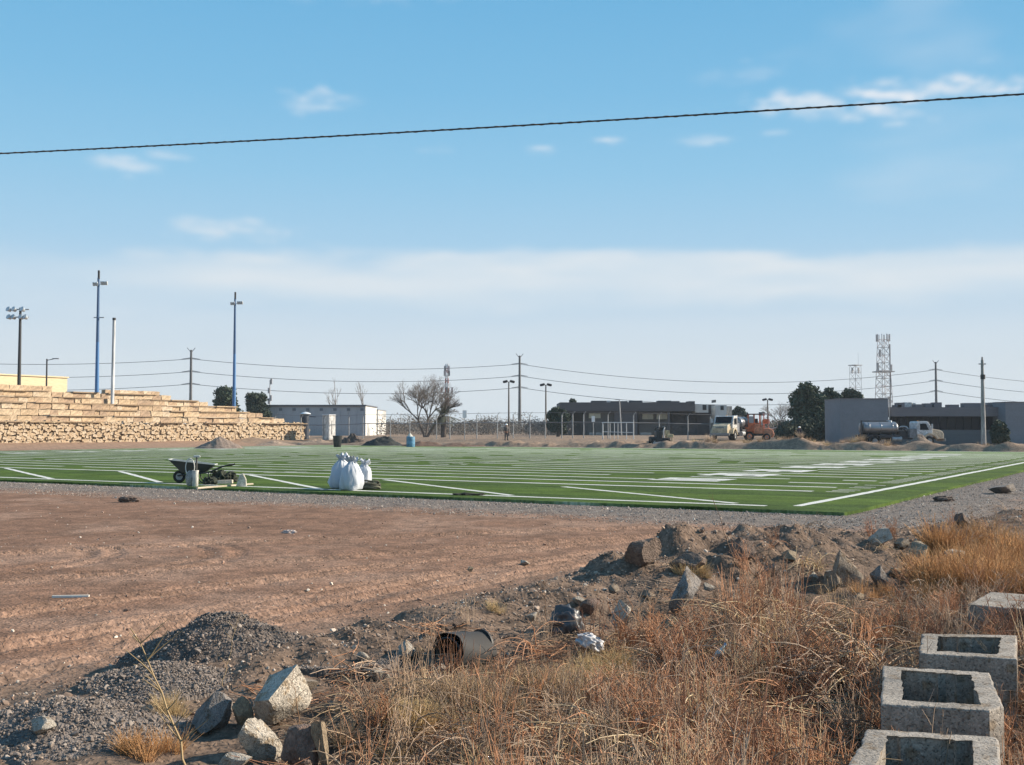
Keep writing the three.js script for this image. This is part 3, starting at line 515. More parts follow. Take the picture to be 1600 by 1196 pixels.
{ // white tubular goal frame in front of the building
  const d = 116, c = W(966, 690, d), y0 = gh(c.x, d), g = thing('goal_frame', 'pale tubular steel goal frame standing before the fence', 'goal', [c.x, y0, -d]);
  const w = 48 / (FPX / d), h = 1.75, wm = M([.5, .52, .53], .5);
  for (const [f, k] of [[0, 1], [.26, .6], [.4, .6], [.52, .6], [.8, .8], [1, 1]]) part('upright', cyl(.055 * k, .055 * k, h, 8), wm, g, [(f - .5) * w, h / 2, k < 1 ? -.9 : 0]);
  part('crossbar', bar([-w / 2, h, 0], [w / 2, h, 0], .055), wm, g); part('middle_bar', bar([-w / 2, h * .45, -.9], [w / 2, h * .4, -.9], .04), wm, g); part('rear_bar', bar([-w / 2, h, -.9], [w / 2, h, -.9], .035), wm, g); for (const s of [-1, 1]) part('side_bar', bar([s * w / 2, h, 0], [s * w / 2, h, -.9], .04), wm, g);
}

// ------------------------------------------------------------------ trees and shrubs
function leafCloud(lobes, n, size, seed, flat = .0) { // small leaf-like faces spread through lobes, denser on the outside
  const r = mulberry(seed), P = [], N = [];
  const tot = lobes.reduce((s, l) => s + l[3] ** 2, 0);
  for (const [lx, ly, lz, R, sy = 1] of lobes) {
    const k = Math.round(n * R * R / tot);
    for (let i = 0; i < k; i++) {
      const th = r() * 6.283, cz = r() * 2 - 1, sxy = Math.sqrt(1 - cz * cz), q = R * (.35 + .85 * Math.pow(r(), .7)) * (.6 + .8 * n3(lx + sxy * Math.cos(th) * 2.2, ly + cz * 2.2, lz + sxy * Math.sin(th) * 2.2));
      const x = lx + Math.cos(th) * sxy * q, y = ly + cz * q * sy, z = lz + Math.sin(th) * sxy * q, s = size * (.5 + r());
      const a = V3(r() - .5, r() - .5, r() - .5).normalize(), b = V3(r() - .5, r() - .5, r() - .5).cross(a).normalize(), nn = a.clone().cross(b);
      for (const [u, v] of [[-1, -.45], [1, -.35], [0, .9]]) { P.push(x + (a.x * u + b.x * v) * s, y + (a.y * u + b.y * v) * s, z + (a.z * u + b.z * v) * s); N.push(nn.x, nn.y, nn.z); }
    }
  }
  const g = new THREE.BufferGeometry(); g.setAttribute('position', new THREE.Float32BufferAttribute(P, 3)); g.setAttribute('normal', new THREE.Float32BufferAttribute(N, 3)); return g;
}
const leafM = (c) => new THREE.MeshStandardMaterial({ color: col(c), roughness: .9, side: THREE.DoubleSide });
const pineLeaf = leafM([.042, .062, .042]), pineLeaf2 = leafM([.06, .085, .052]), olive = leafM([.085, .082, .06]), hazeLeaf = leafM([.15, .13, .11]), barkM = MG([.12, .095, .08], .95, 2, .02), barkL = MG([.2, .165, .14], .95, 2, .02);
function pine(px, topPy, d, wpx, label, seed, mat, group) {
  const [p, h] = poleAt(px, d, topPy), s = FPX / d, R = wpx / s / 2, r = mulberry(seed), g = thing('pine_tree', label, 'tree', p, 0, group);
  part('trunk', bar([0, 0, 0], [.2, h * .75, 0], .26, .1, 8), barkM, g);
  const lobes = []; const n = 15; for (let i = 0; i < n; i++) { const t = i / (n - 1), yy = h * (.3 + .6 * t), rad = R * (.5 + .55 * Math.sin(Math.PI * Math.min(1, .25 + t * .78))), a = i * 2.4; const q = rad * (.5 + .35 * r()); lobes.push([Math.cos(a) * q * .75, yy + (r() - .5) * .5, Math.sin(a) * q * .6, R * (.24 + .26 * r()), .8]); }
  for (const l of lobes) part('limb', bar([.1, l[1] * .75, 0], [l[0], l[1], l[2]], .08, .03, 5), barkM, g);
  part('crown', leafCloud(lobes, 8200, .19, seed + 1), mat, g);
}
pine(1264, 601, 138, 66, 'tallest dark pine beside the grey hall, nearest the bare tree', 11, pineLeaf2, 'dark pines by the grey hall'); pine(1299, 606, 146, 58, 'dark pine standing between two other pines by the grey hall', 12, pineLeaf, 'dark pines by the grey hall'); pine(1331, 604, 152, 58, 'dark pine whose crown rises directly behind the grey hall', 13, pineLeaf, 'dark pines by the grey hall');
pine(352, 601, 175, 44, 'round dark tree behind the terrace beside a blue mast', 14, pineLeaf2, 'round dark trees behind the terrace'); pine(400, 613, 170, 42, 'round dark tree between the terrace and the long shed', 15, pineLeaf, 'round dark trees behind the terrace');
for (const [px, tp, w, d, l] of [[1155, 636, 30, 210, 'low dark tree behind the front facing truck'], [896, 622, 18, 215, 'dark tree top peeping over the dark grey building roof'], [872, 640, 40, 150, 'dark bushy tree at the corner of the dark grey building'], [1562, 665, 30, 112, 'rounded dark shrub against the grey hall wall']]) pine(px, tp, d, w, l, px, pineLeaf, null);
function bare(g, base, len, rad, depth, seed, mat, spread = .6, up = .25, dir0 = V3(0, 1, 0), kids = 3) {
  const r = mulberry(seed), q = [];
  (function grow(p, dir, L, R, k) {
    let a = p.clone(), dd = dir.clone(); const seg = k > 2 ? 3 : 2;
    for (let i = 0; i < seg; i++) { dd.add(V3((r() - .5) * .35, up * .12 + (r() - .5) * .2, (r() - .5) * .35)).normalize(); const b = a.clone().addScaledVector(dd, L / seg); q.push(bar(a, b, R * (1 - i * .3 / seg), R * (1 - (i + 1) * .3 / seg), k > 2 ? 6 : 3)); a = b; if (k > 0 && i && r() < .6) grow(b, dd.clone().add(V3((r() - .5) * 2 * spread, r() * .3, (r() - .5) * 2 * spread)).normalize(), L * .6, R * .45, k - 1); }
    if (k > 0) for (let i = 0; i < kids; i++) grow(a, dd.clone().add(V3((r() - .5) * 2.2 * spread, (r() - .1) * .5 * up, (r() - .5) * 2.2 * spread)).normalize(), L * (.62 + .24 * r()), R * .56, k - 1);
  })(base, dir0, len, rad, depth);
  return q;
}
function bareTree(px, topPy, d, label, seed, mat, o) {
  const [p, h] = poleAt(px, d, topPy), g = thing('bare_tree', label, 'tree', p, o.turn || 0, o.group), q = []; for (let i = 0; i < (o.stems || 1); i++) { const a = i * 2.4, s = o.stems > 1 ? .75 : 0; q.push(...bare(g, V3(Math.cos(a) * .2, 0, Math.sin(a) * .2), 1.9, (o.rad || .3) * (i ? .8 : 1), o.depth || 6, seed + i * 3, mat, o.spread || .8, o.up || .3, V3(Math.cos(a) * s, 1, Math.sin(a) * s * .6).normalize(), o.kids || 3)); }
  const m = mg(q.slice(1)); m.computeBoundingBox(); const bb = m.boundingBox, sy = h / bb.max.y, sx = (o.w / (FPX / d)) / (bb.max.x - bb.min.x), cx = (bb.max.x + bb.min.x) / 2 * (o.cen ? 1 : 0);
  const f = x => { x.translate(-cx * .8, 0, 0); x.scale(sx, sy, sx); x.computeVertexNormals(); return x; };
  part('crown', f(m), mat, g); part('trunk', f(q[0].toNonIndexed()), mat, g);
}
bareTree(664, 582, 140, 'large bare leafless tree behind the fence beside the palm', 77, MG([.17, .14, .12], .95, 1, .01), { depth: 6, rad: .2, w: 122, spread: .72, cen: 1, kids: 3, stems: 3, up: .02 });
bareTree(1216, 626, 150, 'small bare pale tree left of the dark pines', 83, MG([.24, .21, .19], .95, 1, .01), { depth: 5, rad: .16, w: 56, spread: .9, cen: 1 });
bareTree(522, 589, 230, 'sparse upright bare tree behind the long shed roof', 91, barkL, { depth: 4, rad: .12, w: 30, spread: .3, up: .8, kids: 2 }); bareTree(563, 596, 260, 'faint bare sapling behind the shed gable end', 95, barkL, { depth: 4, rad: .1, w: 22, spread: .3, up: .8, kids: 2 });
{ // palm
  const [p, h] = poleAt(693, 136, 622), g = thing('fan_palm', 'shaggy palm with drooping fronds behind the chain link fence', 'palm', p);
  part('trunk', bar([0, 0, 0], [0, h * .55, 0], .35, .3, 10), barkM, g);
  const r = mulberry(5), fm = leafM([.09, .095, .06]), R = 28 / (FPX / 136);
  for (let i = 0; i < 46; i++) {
    const a = r() * 6.283, e = -.55 + r() * 1.75, L = R * (.75 + .4 * r()), P = [], c0 = V3(0, h * .55, 0), dir = V3(Math.cos(a) * Math.cos(e), Math.sin(e), Math.sin(a) * Math.cos(e)), side = V3(-Math.sin(a), 0, Math.cos(a));
    const at = t => c0.clone().addScaledVector(dir, L * t).add(V3(0, -.5 * t * t, 0));
    for (let k = 0; k < 16; k++) { const t = .2 + .8 * k / 16, q = at(t), q2 = at(t + .03), w = .42 * Math.sin(Math.PI * (.15 + .8 * t)); for (const s of [-1, 1]) { const e2 = q.clone().addScaledVector(side, s * w).addScaledVector(dir, .25).add(V3(0, -.12, 0)); P.push(q.x, q.y, q.z, q2.x, q2.y, q2.z, e2.x, e2.y, e2.z); } }
    for (let k = 0; k < 5; k++) { const q = at(k / 5), q2 = at((k + 1) / 5); P.push(q.x, q.y + .02, q.z, q.x, q.y - .03, q.z, q2.x, q2.y, q2.z); }
    const ge = new THREE.BufferGeometry(); ge.setAttribute('position', new THREE.Float32BufferAttribute(P, 3)); ge.computeVertexNormals(); part('frond', ge, fm, g);
  }
}
{ // hazy scrub and far woods that read as one mass
  const lo = []; const r = mulberry(8);
  for (let i = 0; i < 90; i++) { const px = 600 + r() * 285, d = 175 + r() * 90, q = W(px, HOR, d); lo.push([q.x, gh(q.x, d) + .7 + r() * 1.3, -d, 1 + r() * 1.4, .8]); }
  for (let i = 0; i < 45; i++) { const px = 1140 + r() * 175, d = 165 + r() * 40, q = W(px, HOR, d); lo.push([q.x, 1 + r() * 1.2, -d, 1 + r() * 1.1, .8]); }
  const m = solo('scrub_thicket', leafCloud(lo, 52000, .1, 9), hazeLeaf, 'grey brown leafless scrub massed behind the fence', 'scrub'); m.userData.kind = 'stuff';
  const fo = []; for (let i = 0; i < 420; i++) { const px = -900 + i * 8.2, d = 520 + r() * 260, q = W(px, HOR, d); fo.push([q.x, 1 + r() * 2.4, -d, 3 + r() * 3, .7]); }
  const m2 = solo('far_woodland', leafCloud(fo, 40000, .8, 10), olive, 'distant low line of trees along the horizon', 'woodland'); m2.userData.kind = 'stuff';
  const dk = []; for (let i = 0; i < 60; i++) { const px = 1222 + r() * 95, d = 134 + r() * 6, q = W(px, HOR, d); dk.push([q.x, .7 + r() * 1.3, -d, .8 + r() * .7, .9]); }
  const m3 = solo('hedge', leafCloud(dk, 16000, .16, 12), pineLeaf, 'dark undergrowth massed beneath the pines', 'undergrowth'); m3.userData.kind = 'stuff';
}

// ------------------------------------------------------------------ vehicles beyond the far end
function wheel(g, x, y, z, r, w, rim) { const t = part('wheel', (() => { const q = new THREE.TorusGeometry(r * .76, r * .25, 10, 22); q.scale(1, 1, w / (r * .5)); return q; })(), rubber, g, [x, y, z]); part('rim', (() => { const q = cyl(r * .55, r * .55, w * .6, 14); q.rotateX(Math.PI / 2); return q; })(), rim, t); part('hub', (() => { const q = cyl(r * .2, r * .2, w * .9, 10); q.rotateX(Math.PI / 2); return q; })(), lampGrey, t); return t; }
function prism(pts, w, bev = .03) { const s = new THREE.Shape(pts.map(p => new THREE.Vector2(...p))); const g = new THREE.ExtrudeGeometry(s, { depth: w - 2 * bev, bevelEnabled: bev > 0, bevelSize: bev, bevelThickness: bev, bevelSegments: 2 }); g.translate(0, 0, -w / 2 + bev); return g; }
// conventional-cab water tanker, front towards +x, 8.8 m long
function tanker(label, pos, turn, dirty) {
  const g = thing('tanker_truck', label, 'truck', pos, turn, 'water tanker trucks at the far end of the field');
  const white = MG(dirty ? [.72, .71, .68] : [.74, .75, .76], .4, 1, .001), hoodM = MG(dirty ? [.6, .5, .34] : [.72, .58, .42], .5, 1, .002), dark = M([.03, .03, .034], .6), tankM = MG([.34, .35, .37], .35, 1, .001, { metalness: .6 }), rim = MG([.4, .4, .39], .6, 1, .001);
  for (const s of [-1, 1]) part('chassis_rail', box(8, .22, .09, .02), dark, g, [-.2, .78, s * .42]);
  for (const [x, dual] of [[-2.75, 1], [2.85, 0]]) for (const s of [-1, 1]) wheel(g, x, .5, s * (dual ? .98 : 1.05), .5, dual ? .5 : .3, rim);
  part('axle', (() => { const q = cyl(.07, .07, 2, 8); q.rotateX(Math.PI / 2); return q; })(), dark, g, [-2.75, .5, 0]); part('axle', (() => { const q = cyl(.06, .06, 2, 8); q.rotateX(Math.PI / 2); return q; })(), dark, g, [2.85, .5, 0]);
  const tk = new THREE.LatheGeometry([[0, -1.83], [.35, -1.82], [.56, -1.78], [.64, -1.68], [.66, -1.5], [.66, 1.5], [.64, 1.68], [.56, 1.78], [.35, 1.82], [0, 1.83]].map(p => new THREE.Vector2(...p)), 28); tk.rotateZ(Math.PI / 2); tk.scale(1, 1, 1.45);
  const t = part('tank', tk, tankM, g, [-2.0, 1.82, 0]);
  for (const x of [-1.2, 0, 1.2]) part('tank_band', (() => { const q = new THREE.TorusGeometry(.667, .02, 6, 32); q.rotateY(Math.PI / 2); q.scale(1, 1, 1.45); return q; })(), steel, t, [x, 0, 0]);
  part('fill_hatch', cyl(.26, .28, .16, 16), steel, g, [-.85, 2.53, 0]); part('walkway', box(2.6, .05, .45, .01), dark, g, [-2.3, 2.53, 0]);
  for (const x of [-3.3, -2, -.8]) part('saddle', box(.16, .5, 1.5, .02), dark, g, [x, 1.05, 0]);
  part('side_skirt', box(3.9, .3, 2.0, .03), dark, g, [-2.1, .98, 0]);
  for (const s of [-1, 1]) { part('mudguard', prism([[-.62, 0], [-.5, .42], [-.2, .58], [.2, .58], [.5, .42], [.62, 0], [.56, 0], [.44, .36], [.18, .5], [-.18, .5], [-.44, .36], [-.56, 0]], .55, .01), dark, g, [-2.75, .58, s * .95]); part('fuel_tank', (() => { const q = cyl(.26, .26, 1, 16); q.rotateZ(Math.PI / 2); return q; })(), galv, g, [-.45, .7, s * .85]); }
  part('spray_bar', bar([-4.05, .5, -1], [-4.05, .5, 1], .06), dark, g); part('ladder', box(.07, 1.7, .4, .02), dark, g, [-3.93, 1.75, .5]); part('rear_hose', tube([[-3.9, 1.3, .4], [-4.3, .95, .5], [-4.35, .55, .4], [-4.05, .5, .3]], .06), rubber, g);
  part('pump', box(.9, .7, .9, .06), dark, g, [.45, 1.2, 0]); part('pump_pipe', tube([[-.2, 1.7, .3], [.3, 1.85, .4], [.6, 1.6, .45], [.8, 1.3, .4]], .08), dark, g); part('pump_pipe', tube([[0, 1.5, -.3], [.4, 1.95, -.1], [.9, 1.9, .2], [1.1, 1.5, .3]], .07), steel, g); part('tool_box', box(.7, .95, 2.0, .04), MG([.24, .25, .27], .5, 1, .001), g, [1.25, 1.28, 0]);
  // cab
  const cab = part('cab', prism([[1.68, .78], [1.68, 2.34], [1.78, 2.46], [2.65, 2.46], [2.78, 2.4], [3.2, 1.72], [3.2, .78]], 2.0, .06), white, g);
  part('windscreen', (() => { const q = box(.03, .74, 1.66, .01); q.rotateZ(.55); return q; })(), vehGlass, g, [3.068, 2.11, 0]);
  for (const s of [-1, 1]) { const dr = part('door', box(1.02, 1.42, .03, .02), white, g, [2.35, 1.55, s * 1.005]); part('door_window', prism([[-.4, -.04], [-.4, .6], [.22, .6], [.52, -.04]], .03, 0), vehGlass, dr, [-.02, .12, s * .012]); part('door_handle', box(.16, .04, .05, .01), blackM, dr, [-.36, -.22, s * .03]); part('mirror', box(.1, .46, .22, .03), s > 0 ? white : dark, g, [3.1, 2.0, s * 1.22]); part('mirror_arm', bar([2.95, 2.1, s * .98], [3.1, 2.1, s * 1.2], .02), blackM, g); part('step', box(.6, .08, .2, .02), dark, g, [2.1, .55, s * .9]); }
  const hd = part('hood', prism([[3.18, .95], [3.18, 1.72], [3.9, 1.58], [4.3, 1.44], [4.42, 1.2], [4.42, .78], [3.75, .78], [3.7, .95]], 1.62, .07), hoodM, g);
  part('grille', box(.05, .5, .9, .02), dark, g, [4.44, 1.1, 0]); for (let i = 0; i < 5; i++) part('grille_bar', box(.05, .035, .88, .01), galv, g, [4.462, .9 + i * .1, 0]);
  for (const s of [-1, 1]) { part('headlight', box(.06, .22, .26, .04), M([.75, .75, .72], .15), g, [4.42, 1.12, s * .62]); part('fender', prism([[-.72, 0], [-.56, .46], [-.2, .66], [.3, .64], [.7, .42], [.82, .1], [.7, .1], [.5, .34], [.2, .52], [-.15, .54], [-.45, .36], [-.6, 0]], .42, .03), hoodM, g, [2.95, .62, s * .98]); }
  part('bumper', box(.16, .26, 2.1, .05), MG([.3, .3, .3], .5, 1, .001), g, [4.5, .62, 0]); part('beacon', cyl(.06, .07, .12, 10), M([.6, .25, .03], .3), g, [2.1, 2.53, 0]);
  return g;
}
{ const b = W(1403, 697, 114); tanker('silver tanker truck seen side on before the grey hall', [b.x, gh(b.x, 114), -114], .04, false); }
{ const b = W(1148, 693, 124), t2 = tanker('tanker truck facing the field with a dusty white cab, beside the orange machine', [b.x, gh(b.x, 125), -125], Math.PI + 1.08, true); t2.scale.setScalar(1.08); }
{ // orange wheeled loader with cab and counterweight
  const d = 127, c = W(1183, 697, d), or = MG([.95, .22, .07], .55, 1, .002), orL = MG([.98, .36, .18], .55, 1, .002), dk = M([.04, .03, .03], .6), g = thing('orange_loader', 'orange wheeled loader with open cab parked beside the tanker truck', 'loader', [c.x, gh(c.x, d), -d], -.15); g.scale.setScalar(1.04);
  for (const [x, r] of [[-.85, .52], [1.0, .42]]) for (const s of [-1, 1]) wheel(g, x, r, s * .85, r, .36, orL);
  part('chassis', box(2.7, .34, 1.1, .05), dk, g, [.05, .72, 0]); part('engine_cover', prism([[-.25, .85], [-.25, 1.75], [.3, 1.8], [.62, 1.55], [.72, .85]], 1.25, .06), orL, g); part('counterweight', prism([[.75, .55], [.75, 1.25], [1.2, 1.32], [1.6, 1.15], [1.72, .75], [1.6, .5]], 1.5, .1), orL, g);
  part('front_body', box(1.1, .75, 1.3, .06), or, g, [-.85, 1.18, 0]); for (const s of [-1, 1]) part('fender', box(1.05, .1, .4, .04), or, g, [-.85, 1.12, s * .88]);
  for (const [x, z] of [[-.95, -.6], [-.95, .6], [.35, -.6], [.35, .6], [-.3, .6], [-.3, -.6]]) part('cab_post', box(.1, 1.35, .1, .02), or, g, [x, 2.2, z]); part('cab_roof', box(1.6, .12, 1.5, .04), MG([.12, .06, .05], .6, 1, .002), g, [-.3, 2.93, 0]);
  part('cab_window', box(.5, .7, .03, .01), M([.35, .33, .33], .2), g, [-.62, 2.35, .56]); part('cab_panel', box(1.2, .5, 1.1, .03), or, g, [-.32, 1.72, 0]); part('seat', box(.45, .7, .5, .08), dk, g, [-.1, 2.1, 0]);
  for (const s of [-.35, .35]) { part('mast_post', box(.11, 2.5, .1, .02), M([.45, .2, .15], .6), g, [1.0 + s * .6, 1.75, s]); } part('mast_crosshead', box(.7, .1, .8, .02), M([.6, .4, .35], .6), g, [1.0, 2.95, 0]); part('mast_brace', box(.7, .5, .08, .02), or, g, [1.0, 2.15, .2]); part('lever', bar([1.3, 1.3, .3], [2.05, 1.45, .4], .04), M([.5, .5, .5], .5), g);
}
{ // small dark loader seen from behind
  const d = 99.6, c = W(1033, 692, d), dk = M([.02, .022, .026], .55), yl = MG([.62, .5, .3], .5, 1, .001), gr = M([.35, .35, .36], .45, { metalness: .4 }), y0 = gh(c.x, d), g = thing('small_loader', 'small black and pale yellow skid loader on the dirt bank', 'loader', [c.x, y0, -d], .1);
  for (const x of [-.72, .5]) for (const s of [-1, 1]) wheel(g, x, .28, s * .5, .28, .25, dk);
  part('chassis', box(1.7, .36, 1.0, .05), dk, g, [-.1, .42, 0]); part('rear_housing', box(.55, .75, .9, .06), dk, g, [-.25, .8, 0]); part('side_pod', box(.4, .35, .8, .05), dk, g, [-.85, .55, 0]); part('bucket', prism([[-.8, .02], [-.75, .2], [-.1, .26], [.35, .14], [.3, .02]], 1.1, .02), gr, g, [-.1, -.02, .6]);
  for (const x of [-.45, .12]) part('roll_hoop', tube([[x, .6, .48], [x, 1.3, .48], [x + .1, 1.5, .4], [x + .12, 1.52, 0], [x + .1, 1.5, -.4], [x, 1.3, -.45]], .075), x < 0 ? dk : gr, g); part('seat', box(.4, .65, .5, .1), dk, g, [.02, 1.15, 0]); part('roof', box(.75, .07, .95, .03), dk, g, [-.1, 1.54, 0]);
  part('engine_hood', box(.62, .32, .8, .06), yl, g, [.75, .78, 0]); part('hood_panel', box(.4, .55, .06, .02), yl, g, [.5, 1.0, .3]); for (const x of [.55, .9]) part('support_leg', box(.09, .62, .09, .02), yl, g, [x, .3, .38]);
}

// ------------------------------------------------------------------ people
function person(px, d, label, seed, o) {
  const c = W(px, HOR, d), R = 46, y0 = gh(c.x, d), H = 1.74, mc = new MarchingCubes(R, new THREE.MeshBasicMaterial(), false, false, 60000); mc.isolation = 0;
  const J = { hip: [0, .92, 0], chest: [0, 1.3, .02], neck: [0, 1.48, .02], head: [.0, 1.62, .04 + (o.nod || 0)], sl: [-.19, 1.42, 0], sr: [.19, 1.42, 0], el: [-.27, 1.14, .04], er: [.27 + (o.arm || 0), 1.14, .06], hl: [-.25, .9, .16], hr: [.2 + (o.arm || 0), .95, .24], ll: [-.1, .9, 0], lr: [.1, .9, 0], kl: [-.12, .5, .03], kr: [.13, .5, .02], al: [-.13, .09, -.02], ar: [.15, .09, -.02], tl: [-.15, .05, .16], tr: [.18, .05, .15] };
  const bones = [['hip', 'chest', .155, .165], ['chest', 'neck', .15, .07], ['neck', 'head', .06, .1], ['chest', 'sl', .12, .085], ['chest', 'sr', .12, .085], ['sl', 'el', .07, .052], ['sr', 'er', .07, .052], ['el', 'hl', .05, .04], ['er', 'hr', .05, .04], ['ll', 'kl', .105, .075], ['lr', 'kr', .105, .075], ['kl', 'al', .07, .05], ['kr', 'ar', .07, .05], ['al', 'tl', .05, .045], ['ar', 'tr', .05, .045]];
  const half = .95, f = new Float32Array(R * R * R);
  for (let z = 0; z < R; z++) for (let y = 0; y < R; y++) for (let x = 0; x < R; x++) {
    const p = [(x / R * 2 - 1) * half, (y / R * 2 - 1) * half + .9, (z / R * 2 - 1) * half]; let e = 0;
    for (const [a, b, ra, rb] of bones) { const A = J[a], B = J[b], ab = [B[0] - A[0], B[1] - A[1], B[2] - A[2]], ap = [p[0] - A[0], p[1] - A[1], p[2] - A[2]], l = ab[0] ** 2 + ab[1] ** 2 + ab[2] ** 2, t = clamp((ap[0] * ab[0] + ap[1] * ab[1] + ap[2] * ab[2]) / l); const q = Math.hypot(ap[0] - ab[0] * t, ap[1] - ab[1] * t, ap[2] - ab[2] * t) - (ra + (rb - ra) * t); e += Math.exp(-q * 42); }
    mc.field[x + y * R + z * R * R] = Math.log(Math.max(e, 1e-30)) / 42;
  }
  mc.update(); const n = mc.count, P = mc.positionArray.slice(0, n * 3), N = mc.normalArray.slice(0, n * 3), C = new Float32Array(n * 3);
  for (let i = 0; i < n; i++) { const X = P[i * 3] * half, Y = P[i * 3 + 1] * half + .9, Z = P[i * 3 + 2] * half; P[i * 3] = X; P[i * 3 + 1] = Y; P[i * 3 + 2] = Z; let k = Y > 1.5 ? [.28, .15, .1] : Y > .93 ? o.top : Y > .1 ? o.legs : [.03, .025, .02]; if (Y < 1.02 && Z > .1 && Y > .8) k = [.28, .15, .1]; C.set(k, i * 3); N[i * 3] *= 1; }
  const ge = new THREE.BufferGeometry(); ge.setAttribute('position', new THREE.BufferAttribute(P, 3)); ge.setAttribute('color', new THREE.BufferAttribute(C, 3)); const gm = mergeVertices(ge, .0005); gm.computeVertexNormals();
  const g = thing('person', label, 'person', [c.x, y0, -d], o.turn || 0, null); part('body', gm, M([1, 1, 1], .9, { vertexColors: true }), g);
  const hm = new THREE.SphereGeometry(.135, 16, 8, 0, 6.284, 0, 1.65); hm.scale(1, .95, 1.15); const he = part('helmet', hm, M([.85, .85, .82], .4), g, [J.head[0], J.head[1] + .04, J.head[2]]); part('brim', (() => { const q = cyl(.165, .17, .018, 18); q.scale(1, 1, 1.18); return q; })(), M([.85, .85, .82], .4), he, [0, .0, .01]);
  if (o.vest) part('vest', (() => { const q = cyl(.2, .215, .42, 14, 1); q.scale(1, 1, .85); return q; })(), M(o.vest, .8), g, [0, 1.2, .01]);
}
person(791, 118.5, 'person in dark clothes and white helmet standing by the fence', 3, { top: [.1, .09, .085], legs: [.035, .035, .04], turn: .4 });
person(1249, 127, 'person in dark clothes and white helmet standing near the pines', 4, { top: [.03, .033, .05], legs: [.025, .027, .035], turn: 2.4, arm: .06 });

// ------------------------------------------------------------------ yard things at the left of the far end
{ const d = 133, c = W(476, 671, d), s = FPX / d, y0 = gh(c.x, d), g = thing('water_tank', 'dark blue black cylindrical water tank with pale domed lid', 'water tank', [c.x, y0, -d]); const dk = M([.025, .035, .055], .5); const h = W(476, 648, d).y - y0; part('body', new THREE.LatheGeometry([[0, 0], [.52, 0], [.54, .1], [.5, .3], [.54, .5], [.5, .9], [.54, 1.2], [.5, 1.6], [.54, 1.9], [.52, h]].map(p => new THREE.Vector2(...p)), 24), dk, g); part('lid', new THREE.LatheGeometry([[0, .32], [.3, .26], [.62, .12], [.66, 0], [0, 0]].map(p => new THREE.Vector2(...p)), 24), M([.6, .63, .66], .5), g, [.08, h, 0]); part('outlet_pipe', bar([.5, h - .25, 0], [1.3, h - .3, 0], .05), dk, g); }
{ const d = 131, a = W(511, 649, d), b = W(527, 676, d), w = b.x - a.x, h = a.y - gh(a.x, d), g = thing('white_portable_cabin', 'narrow white portable toilet cabin beside the water tank', 'cabin', [(a.x + b.x) / 2, gh(a.x, d), -d], .95); part('shell', box(w * .9, h, 1.1, .04), whiteP, g, [0, h / 2, -.55]); part('door', box(w * .66, h * .86, .04, .02), MG([.74, .74, .73], .5, 1, .001), g, [-.02, h * .46, .01]); part('door_vent', box(.08, h * .55, .02, .005), blackM, g, [-.12, h * .5, .035]); part('roof', box(w * .96, .08, 1.2, .03), M([.62, .63, .64], .5), g, [0, h + .03, -.55]); }
{ const d = 103, c = W(527, 699, d), y0 = gh(c.x, d), g = thing('black_bin', 'black round plastic bin standing at the far edge of the turf', 'bin', [c.x, y0, -d]); part('body', new THREE.LatheGeometry([[0, 0], [.33, 0], [.42, 1.05], [.44, 1.07], [.44, 1.11], [.4, 1.11], [.31, .05], [0, .05]].map(p => new THREE.Vector2(...p)), 22), M([.015, .017, .022], .5), g); part('rim', (() => { const q = new THREE.TorusGeometry(.435, .03, 6, 24); q.rotateX(Math.PI / 2); return q; })(), M([.02, .02, .024], .5), g, [0, 1.1, 0]); }
{ const d = 104, c = W(641.5, 697, d), y0 = gh(c.x, d), g = thing('blue_barrel', 'pale blue plastic barrel standing at the far edge of the turf', 'barrel', [c.x, y0, -d]); part('body', new THREE.LatheGeometry([[0, 0], [.36, 0], [.4, .06], [.4, .32], [.425, .35], [.4, .38], [.4, .66], [.425, .7], [.4, .74], [.4, .98], [.37, 1.04], [0, 1.04]].map(p => new THREE.Vector2(...p)), 22), MG([.13, .33, .52], .45, 1, .001), g); part('contents', (() => { const q = cyl(.02, .3, .34, 9); return q; })(), M([.5, .48, .42], .9), g, [-.05, 1.2, 0]); }
